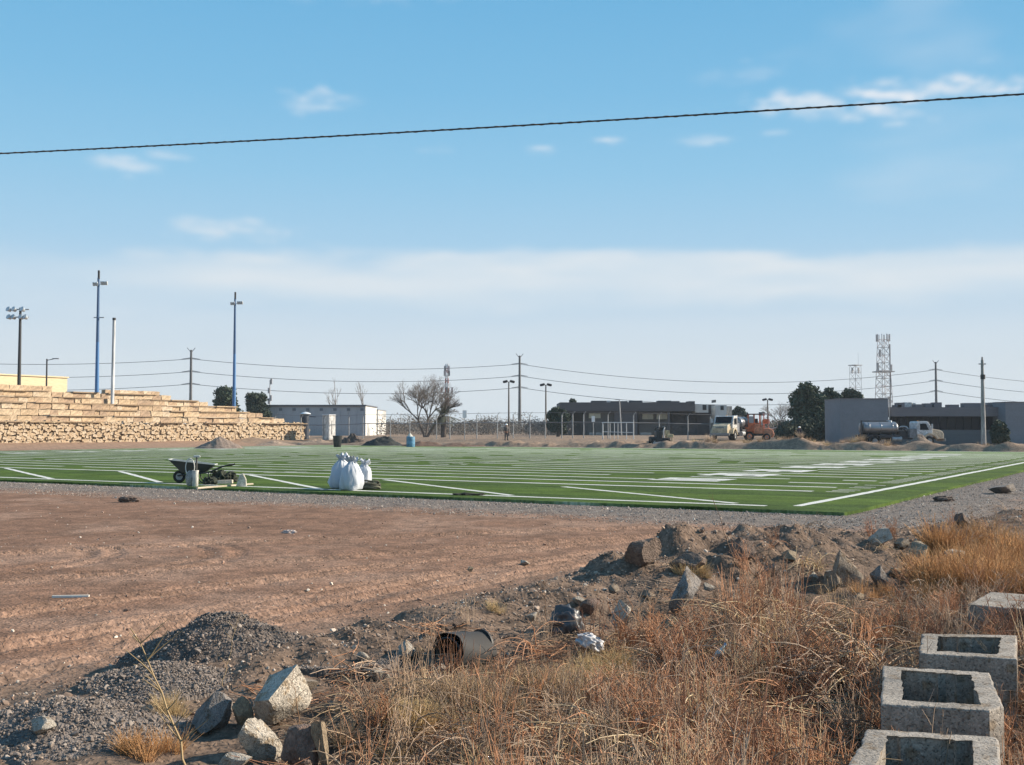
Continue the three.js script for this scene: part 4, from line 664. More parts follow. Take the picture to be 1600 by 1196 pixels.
// ------------------------------------------------------------------ heaps
function heap(r, h, seed, o = {}) { // rough heap: polar grid
  const nr = o.nr || 26, na = o.na || 54, P = [], I = [], U = [];
  for (let i = 0; i <= nr; i++) for (let k = 0; k <= na; k++) {
    const t = i / nr, a = k / na * 6.28318, c = Math.cos(a), s = Math.sin(a), q = (k % na), ca = Math.cos(q / na * 6.28318), sa = Math.sin(q / na * 6.28318);
    const R = r * (1 + .35 * (fbm(ca * 1.3 + seed, sa * 1.3 + 4, 3, seed) - .5)) * t, x = R * ca * (o.sx || 1), z = R * sa * (o.sz || 1);
    let y = h * Math.pow(Math.max(0, 1 - t), o.pow || 1.05) * (1 + .0 * t) + (fbm(x * 3.2 / r + seed, z * 3.2 / r, 4, seed + 7) - .5) * h * (o.rough || .3) * (1 - .5 * t) + (n2(x * 17 / r, z * 17 / r, seed) - .5) * h * .09 - .05 * h - (t > .9 ? h * .3 * (t - .9) * 10 : 0) - (t > .82 ? (o.skirt || 0) * (t - .82) / .18 : 0);
    if (t < .14) y -= h * .10 * (1 - t / .14);
    P.push(x + (o.lean || 0) * Math.max(0, y), y, z); U.push(x * .7, z * .7); if (i && k) { const b = i * (na + 1) + k; I.push(b, b - 1, b - na - 1, b - 1, b - na - 2, b - na - 1); }
  }
  const g = new THREE.BufferGeometry(); g.setAttribute('position', new THREE.Float32BufferAttribute(P, 3)); g.setAttribute('uv', new THREE.Float32BufferAttribute(U, 2)); g.setIndex(I); g.computeVertexNormals();
  let up = 0; const nn = g.attributes.normal; for (let i = 0; i < nn.count; i++) up += nn.getY(i); if (up < 0) { const ix = g.index.array; for (let i = 0; i < ix.length; i += 3) { const t = ix[i]; ix[i] = ix[i + 1]; ix[i + 1] = t; } g.computeVertexNormals(); }
  return g;
}
const sandM = MG([.5, .36, .26], .97, 3, .02), soilD = MG([.14, .105, .085], .97, 3, .03), tarp = MG([.022, .026, .022], .7, 2, .01);
{ const d = 96, c = W(343, 699, d); solo('sand_heap', heap(2.3, 1.2, 5, { rough: .15, sz: .7 }), MG([.33, .25, .2], .97, 2, .02), 'small cone of grey brown sand at the foot of the terrace', 'heap', null, [c.x, gh(c.x, d), c.z]); }
{ const d = 112, c = W(598, 690, d); solo('black_heap', heap(2.5, 1.35, 8, { rough: .5, sz: .6 }), tarp, 'black crumpled sheeting heap below the white container', 'heap', null, [c.x, gh(c.x, d) - .1, c.z]); }
{ const d = 118, c = W(551, 686, d); solo('rubble_heap', heap(1.6, 1.5, 19, { rough: .8, sz: .6 }), MG([.13, .1, .085], .97, 2, .03), 'brown brushwood heap in front of the long shed', 'heap', null, [c.x, gh(c.x, d) - .1, c.z]); }
{ const d = 99, c = W(1437, 700, d); solo('dirt_heap', heap(2.2, 1.35, 12, { rough: .55, sz: .6, pow: .85 }), MG([.27, .21, .165], .97, 2, .03), 'brown earth heap hiding the front wheel of the silver tanker truck', 'heap', null, [c.x, gh(c.x, d) - .08, c.z]); }
for (const [px, d, r, h, l] of [[430, 117, 3.2, .6, 'low tan earth hump below the right end of the terrace'], [495, 120, 2.6, .55, 'low tan earth hump in front of the water tank'], [660, 108, 3.4, .7, 'red brown earth heap right of the blue barrel'], [720, 106, 3.6, .6, 'red brown earth heap below the palm']]) { const c = W(px, 690, d); solo('earth_heap', heap(r, h, px, { rough: .7, sz: .5 }), px > 600 ? MG([.2, .12, .085], .97, 2, .03) : sandM, l, 'heap', null, [c.x, gh(c.x, d) - .06, c.z]); }

// ------------------------------------------------------------------ work things left on the near edge of the turf
const jut = M([.03, .03, .032], .55);
{ // wheelbarrow: wheel to the left, handles to the right
  const c = G(312, 757), s = FPX / -c.z, g = thing('wheelbarrow', 'black wheelbarrow with worn pale rim standing on the turf edge', 'wheelbarrow', [c.x, turfTop, c.z], .12);
  wheel(g, -.62, .19, 0, .19, .12, galv);
  const tray = (() => { const L = [[-.86, .68], [-.42, .3], [.1, .3], [.42, .52]]; const A = [[-.9, .7, .34], [.48, .56, .34], [-.5, .3, .2], [.12, .3, .2]]; const P = [], I = []; const v = (x, y, z) => { P.push(x, y, z); return P.length / 3 - 1; };
    const rim = [v(-.9, .72, .33), v(.48, .56, .33), v(.48, .56, -.33), v(-.9, .72, -.33)], bot = [v(-.5, .3, .2), v(.14, .3, .2), v(.14, .3, -.2), v(-.5, .3, -.2)];
    for (let i = 0; i < 4; i++) { const k = (i + 1) % 4; I.push(rim[i], bot[i], rim[k], rim[k], bot[i], bot[k]); } I.push(bot[0], bot[2], bot[1], bot[0], bot[3], bot[2]);
    const q = new THREE.BufferGeometry(); q.setAttribute('position', new THREE.Float32BufferAttribute(P, 3)); q.setIndex(I); const z = q.toNonIndexed(); z.computeVertexNormals(); return z; })();
  const t = part('tray', tray, new THREE.MeshStandardMaterial({ color: col([.03, .032, .035]), roughness: .5, side: THREE.DoubleSide }), g);
  for (const z of [.33, -.33]) part('rim', bar([-.9, .72, z], [.48, .56, z], .016), M([.5, .52, .5], .5), t); part('rim', bar([-.9, .72, .33], [-.9, .72, -.33], .016), M([.5, .52, .5], .5), t); part('rim', bar([.48, .56, .33], [.48, .56, -.33], .016), M([.5, .52, .5], .5), t);
  for (const z of [.26, -.26]) { part('handle', tube([[-.66, .22, z * .25], [-.3, .27, z * .8], [.3, .33, z], [.7, .5, z * 1.1], [.98, .54, z * 1.1]], .022), jut, g); part('grip', bar([.84, .53, z * 1.1], [1.02, .555, z * 1.1], .03), rubber, g); part('leg', tube([[-.05, .3, z], [.02, .1, z], [.1, .02, z], [.25, .02, z], [.3, .32, z]], .018), jut, g); }
}
{ const c = G(304.5, 763), g = thing('white_bucket', 'tall white plastic bucket standing before the wheelbarrow', 'bucket', [c.x, turfTop, c.z + .0]); part('body', new THREE.LatheGeometry([[0, 0], [.085, 0], [.095, .42], [.1, .43], [.1, .46], [.085, .46], [.08, .04], [0, .04]].map(p => new THREE.Vector2(...p)), 20), MG([.76, .74, .68], .5, 2, .001), g); part('tool_handle', bar([.02, .05, 0], [.03, .86, -.04], .03, .025, 8), MG([.1, .1, .09], .7, 2, .002), g); part('tool_head', box(.2, .06, .05, .02), M([.5, .52, .5], .5), g, [.03, .86, -.04]); }
{ const c = G(296, 763), g = thing('grey_net_sack', 'translucent grey net sack with wire hoop leaning beside the white bucket', 'sack', [c.x, turfTop, c.z]); const b = new THREE.SphereGeometry(.15, 20, 14); b.scale(.85, 1.6, .7); const p = b.attributes.position; for (let i = 0; i < p.count; i++) { const k = 1 + .3 * (n3(p.getX(i) * 9, p.getY(i) * 6, p.getZ(i) * 9) - .5); p.setXYZ(i, p.getX(i) * k, Math.max(p.getY(i) * k, -.23), p.getZ(i) * k); } b.translate(0, .23, 0); b.computeVertexNormals(); part('bag', b, MG([.4, .4, .37], .85, 2, .006), g); part('hoop', (() => { const q = new THREE.TorusGeometry(.16, .016, 6, 28); q.scale(.8, 1.5, 1); return q; })(), M([.6, .6, .56], .5), g, [.01, .55, .02]); }
{ const a = G(307, 767), b = G(394, 760), d = V3().subVectors(b, a), L = d.length(); const m = solo('wooden_batten', stoneGeo(L, .045, .075, 71, .02), MG([.72, .62, .48], .85, 2, .004), 'long pale wooden batten lying in front of the wheelbarrow', 'batten', null, [(a.x + b.x) / 2, turfTop + .02, (a.z + b.z) / 2]); m.rotation.y = Math.atan2(-d.z, d.x); }
{ const a = G(333, 763), b = G(365, 761); solo('white_plank', stoneGeo(b.x - a.x, .1, .2, 72, .03), MG([.74, .66, .54], .85, 2, .004), 'short thick pale plank lying behind the long batten', 'plank', null, [(a.x + b.x) / 2, turfTop + .105, (a.z + b.z) / 2 - .2], [0, .05, .03]); }
{ const c = G(376, 763); solo('white_foam_block', (() => { const q = prism([[-.13, 0], [-.03, .32], [.05, .34], [.12, .2], [.14, 0]], .16, .02); return q; })(), MG([.78, .72, .6], .8, 3, .01), 'upright cream foam wedge at the end of the batten', 'block', null, [c.x, turfTop, c.z - .05], [0, .2, 0]); }
function crumple(w, h, d, seed, k = .55) { const q = new THREE.IcosahedronGeometry(1, 9); const p = q.attributes.position; for (let i = 0; i < p.count; i++) { const x = p.getX(i), y = p.getY(i), z = p.getZ(i), f = 1 + k * (1 - 2 * Math.abs(n3(x * 2.3 + seed, y * 2.3, z * 2.3 + seed) - .5) * 2) * .6 - k * .25 + k * .5 * (n3(x * 6 + seed, y * 6, z * 6) - .5); p.setXYZ(i, x * f * w / 2, Math.max(y * f, -.55) * h / 1.5 + h * .36, z * f * d / 2); } const m = mergeVertices(q, 1e-4); m.computeVertexNormals(); return m; }
for (const [px, py, w, h, l] of [[338, 758, .5, .36, 'dark green turf offcut crumpled behind the white plank'], [356, 757, .36, .3, 'small crumpled dark turf offcut next to the foam wedge'], [323, 761, .38, .22, 'flat dark turf scrap beside the wheelbarrow leg']]) { const c = G(px, py); solo('turf_offcut', crumple(w, h, .4, px, .9), MG([.045, .055, .035], .9, 4, .01), l, 'turf scrap', 'turf offcuts by the wheelbarrow', [c.x, turfTop - .01, c.z - .35]); }
function sack(w, h, seed, o = {}) { // filled woven sack gathered at the neck
  const prof = [[0, 0], [.42, .0], [.5, .05], [.53, .2], [.5, .45], [.44, .65], [.3, .79], [.16, .86], [.13, .89], [.24, .97], [.3, 1.02], [.22, 1.0], [.05, .93], [0, .92]].map(p => new THREE.Vector2(p[0] * w, p[1] * h)), q = new THREE.LatheGeometry(prof, 44), p = q.attributes.position;
  for (let i = 0; i < p.count; i++) { const x = p.getX(i), y = p.getY(i), z = p.getZ(i), a = Math.atan2(z, x), t = y / h, ca = Math.cos(a), sa = Math.sin(a); const fold = (Math.abs(n3(ca * 2.5 + seed, t * 5, sa * 2.5) - .5) * 2 - .4) * .34 + (t > .6 ? .28 * (n3(ca * 5 + seed, t * 2, sa * 5) - .5) * (t > .85 ? 2 : 1) : 0) + .1 * (n3(ca * 1.3 + seed, t * 2, sa * 1.3 + seed) - .5); p.setXYZ(i, x * (1 + fold) + (o.lean || 0) * t * t * h, y * (1 + (t > .85 ? .2 * (n3(ca * 3, seed, sa * 3) - .5) : 0)), z * (1 + fold) * .8); }
  const m = mergeVertices(q, 1e-4); m.computeVertexNormals(); return m;
}
const sackM = new THREE.MeshPhysicalMaterial({ color: col([.47, .5, .55]), roughness: .65, bumpMap: grainBump, bumpScale: .006, side: THREE.DoubleSide });
{ let c = G(531, 767); solo('white_sack', sack(.6, .9, 3, { lean: .05 }), sackM, 'tall white woven sack with tied neck standing behind another sack', 'sack', 'white sacks on the turf edge', [c.x, turfTop, c.z - .1], [0, .4, 0]); c = G(548, 769); solo('white_sack', sack(.68, .86, 8, { lean: .03 }), sackM, 'sunlit white woven sack in front of the tall one', 'sack', 'white sacks on the turf edge', [c.x + .02, turfTop, c.z + .02], [0, 1.2, 0]); c = G(562, 768); solo('white_sack', sack(.5, .76, 14, { lean: .1 }), sackM, 'slim white sack behind the coiled net', 'sack', 'white sacks on the turf edge', [c.x, turfTop, c.z - .32], [0, 0, -.05]); }
{ const c = G(576, 768), g = thing('coiled_net', 'coiled olive green net heaped beside the white sacks', 'net', [c.x, turfTop, c.z]); const r = mulberry(3), nm = [MG([.2, .2, .14], .9, 3, .004), MG([.1, .1, .07], .9, 3, .004)]; for (let i = 0; i < 16; i++) { const p = [], R = .16 + r() * .16, y = .04 + r() * .2, ti = (r() - .5) * .9; for (let k = 0; k <= 12; k++) { const a = k / 12 * 6.1 + i; const hh = y * (1.1 - R * 1.2) + Math.sin(a) * ti * R * .5; p.push([Math.cos(a) * R * 1.05, Math.max(.02, hh + .04 * (r() - .5)), Math.sin(a) * R * .7]); } part('coil', tube(p, .022 + r() * .014, 6, 40), nm[i % 2], g); } part('core', crumple(.42, .18, .3, 4, .5), nm[1], g); }

// ------------------------------------------------------------------ overhead cable along the roadside, carried by poles outside the frame
{
  const a = W(0, 240, 13.5), b = W(1600, 147, 10.5), dir = V3().subVectors(b, a), P = []; const at = t => V3(a.x + dir.x * t, a.y + dir.y * t + .10 * ((t - .5) ** 2 - .25), a.z + dir.z * t);
  const t0 = -1.5, t1 = 2.2; for (let i = 0; i <= 80; i++) P.push(at(t0 + (t1 - t0) * i / 80));
  const g = thing('overhead_cable', 'dark overhead cable with wound wire spanning the whole sky', 'cable', [0, 0, 0]); part('cable', tube(P, .0088, 8, 320), M([.03, .028, .026], .6), g);
  const sp = []; for (let i = 0; i <= 3600; i++) { const t = -.1 + 1.2 * i / 3600, q = at(t), w = t * 10.5 * 34; sp.push(V3(q.x, q.y + Math.cos(w) * 0.0095, q.z + Math.sin(w) * 0.0095)); } part('lashing_wire', new THREE.TubeGeometry(new THREE.CatmullRomCurve3(sp), 5200, .0032, 4, false), M([.26, .16, .06], .5, { metalness: .3 }), g);
  for (const [t, l] of [[t0, 'wooden pole carrying the overhead cable at its lower end'], [t1, 'wooden pole carrying the overhead cable at its higher end']]) { const q = at(t), pg = thing('cable_pole', l, 'utility pole', [q.x, gh(q.x, -q.z) - .2, q.z - .17]); const h = q.y + .7 - gh(q.x, -q.z); part('shaft', cyl(.11, .16, h, 12), woodPole, pg, [0, h / 2, 0]); part('bracket', box(.1, .08, .2, .01), galv, pg, [0, q.y - pg.position.y, .1]); }
}

// ------------------------------------------------------------------ roadside foreground
function hit(px, py) { const r = ray(px, py); let lo = 1; for (let t = 1.5; t < 120; t *= 1.004) { if (EYE + r[1] * t < gh(r[0] * t, -r[2] * t)) return V3(r[0] * t, gh(r[0] * t, -r[2] * t), r[2] * t); lo = t; } return G(px, py); }
function rockGeo(seed, cuts = 11, rough = .06, detail = 5) { // quarried / broken lump: a sphere cut by random planes, then roughened
  const r = mulberry(seed * 101 + 7), q = mergeVertices((() => { const g = new THREE.IcosahedronGeometry(1, detail); g.deleteAttribute('normal'); g.deleteAttribute('uv'); return g; })(), 1e-4), p = q.attributes.position, pl = [];
  for (let i = 0; i < cuts + 3; i++) pl.push([V3(r() * 2 - 1, r() * 2 - 1, r() * 2 - 1).normalize(), .34 + .34 * r()]);
  const v = V3();
  for (let i = 0; i < p.count; i++) { v.fromBufferAttribute(p, i); for (let k = 0; k < 2; k++) for (const [n, d] of pl) { const e = v.dot(n) - d; if (e > 0) v.addScaledVector(n, -e); } const f = 1 + rough * (n3(v.x * 4 + seed, v.y * 4, v.z * 4) - .5) * 2 + rough * .8 * (n3(v.x * 11 + seed, v.y * 11, v.z * 11) - .5); v.multiplyScalar(f); p.setXYZ(i, v.x, v.y, v.z); }
  q.computeBoundingBox(); const bb = q.boundingBox, c = bb.getCenter(V3()), s = bb.getSize(V3()); q.translate(-c.x, -c.y, -c.z); q.scale(1 / s.x, 1 / s.y, 1 / s.z); 
  const g2 = toCreasedNormals(q, .42), n = g2.attributes.position.count, uv = new Float32Array(n * 2), P = g2.attributes.position; for (let i = 0; i < n; i++) { const t = i - i % 3, A = V3().fromBufferAttribute(P, t), B = V3().fromBufferAttribute(P, t + 1), D = V3().fromBufferAttribute(P, t + 2), N = B.sub(A).cross(D.sub(A)), ax = Math.abs(N.x), ay = Math.abs(N.y), az = Math.abs(N.z), x = P.getX(i), y = P.getY(i), z = P.getZ(i); if (ay >= ax && ay >= az) { uv[i * 2] = x; uv[i * 2 + 1] = z; } else if (ax >= az) { uv[i * 2] = z; uv[i * 2 + 1] = y; } else { uv[i * 2] = x; uv[i * 2 + 1] = y; } } g2.setAttribute('uv', new THREE.BufferAttribute(uv, 2)); return g2;
}
const concA = MC([.84, .75, .63], .8, .012), concB = MC([.56, .46, .36], .8, .012), concG = MC([.4, .36, .33], .8, .012), ochre = MG([.44, .34, .23], .95, 1.2, .012), clodM = MG([.26, .19, .15], .98, 1.5, .02), brickM = MG([.24, .165, .13], .95, 1.2, .01);
const ROCKS = [ // name, px, base py, width px, height px, material, seed, label, tilt, cuts, depth ratio
  ['concrete_chunk', 1074, 962, 58, 72, concG, 3, 'tall wedge of broken concrete leaning with a pale top edge', -.35, 7, .7],
  ['broken_rock', 1327, 918, 54, 60, concB, 4, 'large half pale half dark rock on the ridge behind the weeds', .1, 8],
  ['broken_rock', 1376, 852, 38, 24, concA, 5, 'white oblong rock lying on top of the dirt ridge', .35, 8], ['broken_rock', 1437, 882, 30, 32, ochre, 6, 'tan rock in the weeds beside the pale rounded rock', .1, 9],
  ['broken_rock', 1500, 892, 46, 32, concA, 7, 'pale rounded rock at the edge of the orange grass', .1, 11], ['broken_rock', 1379, 921, 36, 34, concG, 8, 'grey rounded rock below the large half dark rock', 0, 12],
  ['broken_rock', 1304, 928, 34, 40, concB, 9, 'small buff rock leaning against the large half dark rock', .4, 9], ['dirt_clod', 1008, 893, 62, 48, clodM, 10, 'big furrowed dirt clod at the yard edge of the ridge', .1, 14], ['dirt_clod', 1077, 905, 58, 38, clodM, 11, 'rounded dirt clod above the leaning concrete wedge', 0, 14],
  ['broken_rock', 972, 984, 38, 44, concA, 12, 'pale jagged rock partly buried in dry weeds', .2, 8], ['broken_rock', 925, 965, 34, 30, brickM, 13, 'brown squared stone beside the dark plastic bag', .2, 6], ['broken_rock', 633, 1036, 34, 32, concA, 14, 'pale topped rock on the yard edge left of the black drum', -.1, 9],
  ['broken_rock', 590, 1066, 54, 20, concA, 15, 'long flat pale rock lying on gravel', -.35, 9, .5], ['broken_rock', 567, 1036, 22, 16, concA, 16, 'little pale rock just behind the long flat one', 0, 9], ['broken_rock', 653, 1032, 22, 18, ochre, 17, 'small tan rock next to the pale topped rock', 0, 10],
  ['concrete_chunk', 432, 1142, 100, 98, concA, 18, 'large angular concrete chunk with pocked pale top', -.28, 6, .8], ['boulder', 402, 1200, 66, 76, concA, 21, 'rounded pale boulder lit on its right side below the concrete chunk', .1, 12], ['stone_block', 468, 1212, 62, 74, brickM, 20, 'squared brown stone block right of the pale boulder', .08, 5],
  ['broken_rock', 500, 1215, 26, 84, ochre, 22, 'tall narrow tan stone beside the brown block', .1, 7], ['broken_rock', 378, 1142, 30, 44, ochre, 23, 'ochre wedge of rock touching the large concrete chunk', .3, 7], ['concrete_chunk', 322, 1152, 70, 56, concG, 24, 'dark slab of concrete lying in shade left of the boulder', .45, 6],
  ['broken_rock', 60, 1174, 44, 28, concA, 25, 'pale faceted rock on the grey gravel slope', -.1, 7], ['broken_rock', 360, 1215, 60, 34, concA, 26, 'pale rock at the foot of the rounded boulder', 0, 9], ['broken_rock', 1572, 772, 48, 16, concG, 27, 'dark grey lumps of rock on the gravel beside the turf', 0, 12], ['broken_rock', 1508, 826, 26, 24, clodM, 28, 'dark brown rock on the crest near the orange grass', .1, 9],
  ['dirt_clod', 1478, 856, 54, 34, clodM, 29, 'broad brown dirt clod on the ridge above the pale rounded rock', .2, 13], ['dirt_clod', 1160, 880, 44, 36, clodM, 30, 'upright dirt clod behind the tall weed stalk', .1, 13], ['broken_rock', 475, 1090, 38, 26, concB, 31, 'buff rock half buried behind the angular concrete chunk', 0, 9], ['dirt_clod', 705, 986, 46, 20, clodM, 32, 'flat dirt clod perched behind the black drum', 0, 12],
  ['broken_rock', 1205, 905, 24, 22, concB, 33, 'buff stone among weeds between the clods', 0, 9], ['broken_rock', 1130, 968, 20, 18, concA, 34, 'small pale stone right of the concrete wedge', 0, 9], ['broken_rock', 230, 1128, 26, 12, concB, 35, 'thin flat stone at the top of the left gravel slope', -.2, 7, .7], ['broken_rock', 548, 1140, 22, 14, concA, 36, 'little pale stone among the left hand weeds', 0, 9],
  ['broken_rock', 820, 886, 18, 8, concA, 37, 'small white stone lying on the wheel tracks', 0, 9], ['broken_rock', 735, 896, 12, 8, ochre, 38, 'tiny tan stone near the wheel tracks', 0, 9], ['broken_rock', 391, 992, 16, 8, concA, 39, 'small white stone on the dark gravel pile', 0, 9]];
for (const [i, px, py, w] of [[0, 905, 952, 22], [1, 960, 930, 18], [2, 1045, 985, 26], [3, 1110, 925, 20], [4, 1150, 945, 26], [5, 1235, 880, 24], [6, 1270, 912, 20], [7, 1410, 862, 24], [8, 1455, 905, 26], [9, 1530, 850, 26], [10, 1400, 905, 20], [11, 1345, 945, 24], [12, 690, 1055, 20], [13, 610, 1095, 24], [14, 540, 1075, 18], [15, 830, 975, 20], [16, 1015, 940, 22], [17, 1215, 935, 24], [18, 1480, 925, 22], [19, 520, 1120, 26]]) ROCKS.push(['ridge_rock', px, py, w, w * (.55 + .3 * hsh(i, 3, 5)), [concA, concB, ochre][i % 3], 50 + i, 'small pale broken rock scattered along the dirt ridge', .2 * (hsh(i, 7, 9) - .5), 9 + i % 4]);
const rockAt = [];
const rockGroup = [];

// gravel piles on the ridge's left end
const pileM = MG([.17, .135, .115], .98, 3, .03), pileM2 = MG([.24, .2, .175], .98, 3, .03);
const PILES = [];
function pile(px, d, topPy, r, mat, label, seed, o) { const t = W(px, topPy, d), x = t.x, y0 = gh(x, d) - .04, h = t.y - y0, geo = heap(r, h * 1.12, seed, { nr: 44, na: 90, rough: .22, skirt: .3, ...o }); const m = solo('gravel_pile', geo, mat, label, 'gravel pile', 'gravel piles at the yard edge', [x, y0, -d]); PILES.push([geo, m.position, h]); return m; }
pile(348, 7.9, 957, .86, pileM, 'tallest dark gravel pile at the edge of the dirt yard', 41, { sx: 1.0, sz: .8, pow: 1.0, rough: .15 }); pile(255, 7.05, 1034, .62, pileM2, 'grey gravel pile in front of the tallest dark one', 42, { sz: .9 }); pile(105, 6.15, 1094, .86, pileM2, 'low grey gravel pile spilling along the left end of the ridge', 43, { sz: .8 }); pile(505, 7.6, 1046, .7, pileM, 'low tail of dark gravel right of the tallest pile', 44, { sz: .7 });
function surfaceY(x, z) { let y = gh(x, -z); for (const [geo, p, h] of PILES) { const dx = x - p.x, dz = z - p.z; const r = Math.hypot(dx, dz); if (r < 1) { if (!geo._g) { geo._g = geo.attributes.position; } let best = 1e9, yy = -9; const P = geo._g; for (let i = 0; i < P.count; i += 1) { const q = (P.getX(i) - dx) ** 2 + (P.getZ(i) - dz) ** 2; if (q < best) { best = q; yy = P.getY(i) + p.y; } } if (best < .003) y = Math.max(y, yy); } } return y; }

for (const [name, px, py, w, h, mat, seed, label, tilt, cuts, dr = .85] of ROCKS) {
  const q = hit(px, py), s = FPX / -q.z, W_ = w / s, H_ = h / s * 1.08, yb = surfaceY(q.x, q.z);
  const m = solo(name, rockGeo(seed, cuts, name === 'dirt_clod' ? .16 : .05), mat, label, name === 'dirt_clod' ? 'clod' : 'rock', name === 'ridge_rock' ? 'small rocks along the ridge' : null, [q.x, yb + H_ * .42, q.z - W_ * dr * .3]);
  m.scale.set(W_, H_, W_ * dr); m.rotation.set(0, (seed % 5) * .25, tilt); rockAt.push([q.x, q.z - W_ * dr * .3, W_ * .5]);
}

// precast concrete boxes
const boxConc = MC([.5, .44, .375], 1.3, .008);
function ring(corners, inset, top, height, label, seed, broken) {
  const C = corners.map(([px, py]) => { if (py < 0) return [px, -py]; const p = G(px, py, top); return [p.x, -p.z]; });
  const cx = C.reduce((s, p) => s + p[0], 0) / 4, cd = C.reduce((s, p) => s + p[1], 0) / 4, rough = (a, b, k) => { const o = [], n = 16; for (let i = 0; i < n; i++) { const t = i / n, j = (n2(i * .8, k, seed) - .5) * .016 - (hsh(i, k, seed * 31) > .87 ? .018 : 0) * Math.sign(a[0] + b[0] + .001); o.push([a[0] + (b[0] - a[0]) * t + j, a[1] + (b[1] - a[1]) * t + j * .7]); } return o; };
  const L = C.map(p => [p[0] - cx, p[1] - cd]); let out = []; L.forEach((p, i) => out.push(...rough(p, L[(i + 1) % 4], i)));
  if (broken) out = out.filter(p => Math.hypot(p[0] - L[broken][0], p[1] - L[broken][1]) > .06);
  const sh = new THREE.Shape(out.map(p => new THREE.Vector2(p[0], p[1])));
  if (inset) { const I = L.map((p, i) => { const a = L[(i + 3) % 4], b = L[(i + 1) % 4], ua = [a[0] - p[0], a[1] - p[1]], ub = [b[0] - p[0], b[1] - p[1]], la = Math.hypot(...ua), lb = Math.hypot(...ub); return [p[0] + ua[0] / la * inset + ub[0] / lb * inset, p[1] + ua[1] / la * inset + ub[1] / lb * inset]; }); let inn = []; I.forEach((p, i) => inn.push(...rough(p, I[(i + 1) % 4], i + 9))); sh.holes.push(new THREE.Path(inn.map(p => new THREE.Vector2(p[0], p[1])))); }
  const g = new THREE.ExtrudeGeometry(sh, { depth: height - .02, bevelEnabled: true, bevelSize: .012, bevelThickness: .01, bevelSegments: 2, bevelOffset: -.012 });
  g.rotateX(-Math.PI / 2); g.translate(0, .01, 0);
  const t = thing(inset ? 'concrete_box' : 'concrete_slab', label, inset ? 'concrete box' : 'concrete slab', [cx, top - height, -cd], 0, inset ? 'precast concrete boxes in a row' : null); part(inset ? 'walls' : 'slab', g, boxConc, t);
  if (inset) { const b = part('floor', new THREE.BoxGeometry(.3, .05, .3), MG([.16, .14, .125], .97, 2, .02), t, [0, .05, 0]); b.scale.set(1, 1, 1.6); b.rotation.y = .3; }
  return C;
}
const BOXES = [
  ring([[1355, 1139], [1560, 1151], [1.97, -4.52], [1.33, -4.66]], .1, .2, .58, 'open concrete box at the road end of the row of three', 1, 0),
  ring([[1379, 1040], [1547, 1051], [1571, 1112], [1377, 1100]], .1, .2, .58, 'middle open concrete box with one chipped corner', 2, 2),
  ring([[1442, 990], [1590, 993], [1589, 1030], [1435, 1021]], .1, .2, .56, 'open concrete box next to the flat concrete slab', 3, 0),
  ring([[4.42, -10.34], [5.24, -9.77], [4.73, -9.03], [3.91, -9.6]], 0, .2, .22, 'flat thick concrete slab lying behind the open boxes', 4, 0)];
const inBox = (x, d, m = .05) => BOXES.some(C => { let s = 0; for (let i = 0; i < 4; i++) { const a = C[i], b = C[(i + 1) % 4], cr = (b[0] - a[0]) * (d - a[1]) - (b[1] - a[1]) * (x - a[0]), L = Math.hypot(b[0] - a[0], b[1] - a[1]); if (cr / L < m) s++; } return s === 4; });

// discarded things
{ const q = hit(718, 1040), g = thing('black_drum', 'torn black plastic drum lying open on the yard edge', 'drum', [q.x + .03, q.y + .06, q.z - .1], -.75); g.scale.setScalar(.78); const dm = new THREE.MeshStandardMaterial({ color: col([.014, .014, .015]), roughness: .6, side: THREE.DoubleSide }), dg = new THREE.MeshStandardMaterial({ color: col([.026, .025, .025]), roughness: .8, side: THREE.DoubleSide }); const warp = c => { const p = c.attributes.position; for (let i = 0; i < p.count; i++) { const k = 1 + .3 * (n3(p.getX(i) * 6 + 3, p.getY(i) * 4, p.getZ(i) * 6) - .5); p.setXYZ(i, p.getX(i) * k, p.getY(i), p.getZ(i) * k); } c.computeVertexNormals(); c.rotateX(1.45); return c; }; part('inner_shell', warp(new THREE.CylinderGeometry(.175, .16, .44, 32, 6, true)), dm, g); part('outer_shell', warp(new THREE.CylinderGeometry(.19, .175, .43, 32, 6, true)), dg, g); part('rim', (() => { const t = new THREE.TorusGeometry(.185, .013, 6, 30); t.scale(1, .95, 1); return t; })(), dm, g, [0, -.02, .215], [-.12, 0, 0]); part('bottom', (() => { const t = cyl(.16, .16, .02, 24); t.rotateX(1.45); return t; })(), dm, g, [0, .02, -.2]); }
{ const q = hit(884, 992); solo('dark_plastic_bag', crumple(.25, .22, .2, 12, .38), new THREE.MeshPhysicalMaterial({ color: col([.05, .05, .055]), roughness: .45, clearcoat: .15 }), 'crumpled dark shiny plastic bag on the ridge', 'plastic bag', null, [q.x, q.y - .02, q.z]); }
{ const q = hit(918, 1034); const m = solo('white_plastic_scrap', crumple(.2, .09, .1, 58, .7), M([.4, .4, .42], .6), 'torn white plastic scrap caught in the dry weeds', 'plastic scrap', null, [q.x, q.y + .1, q.z], [.2, .3, -.5]); }
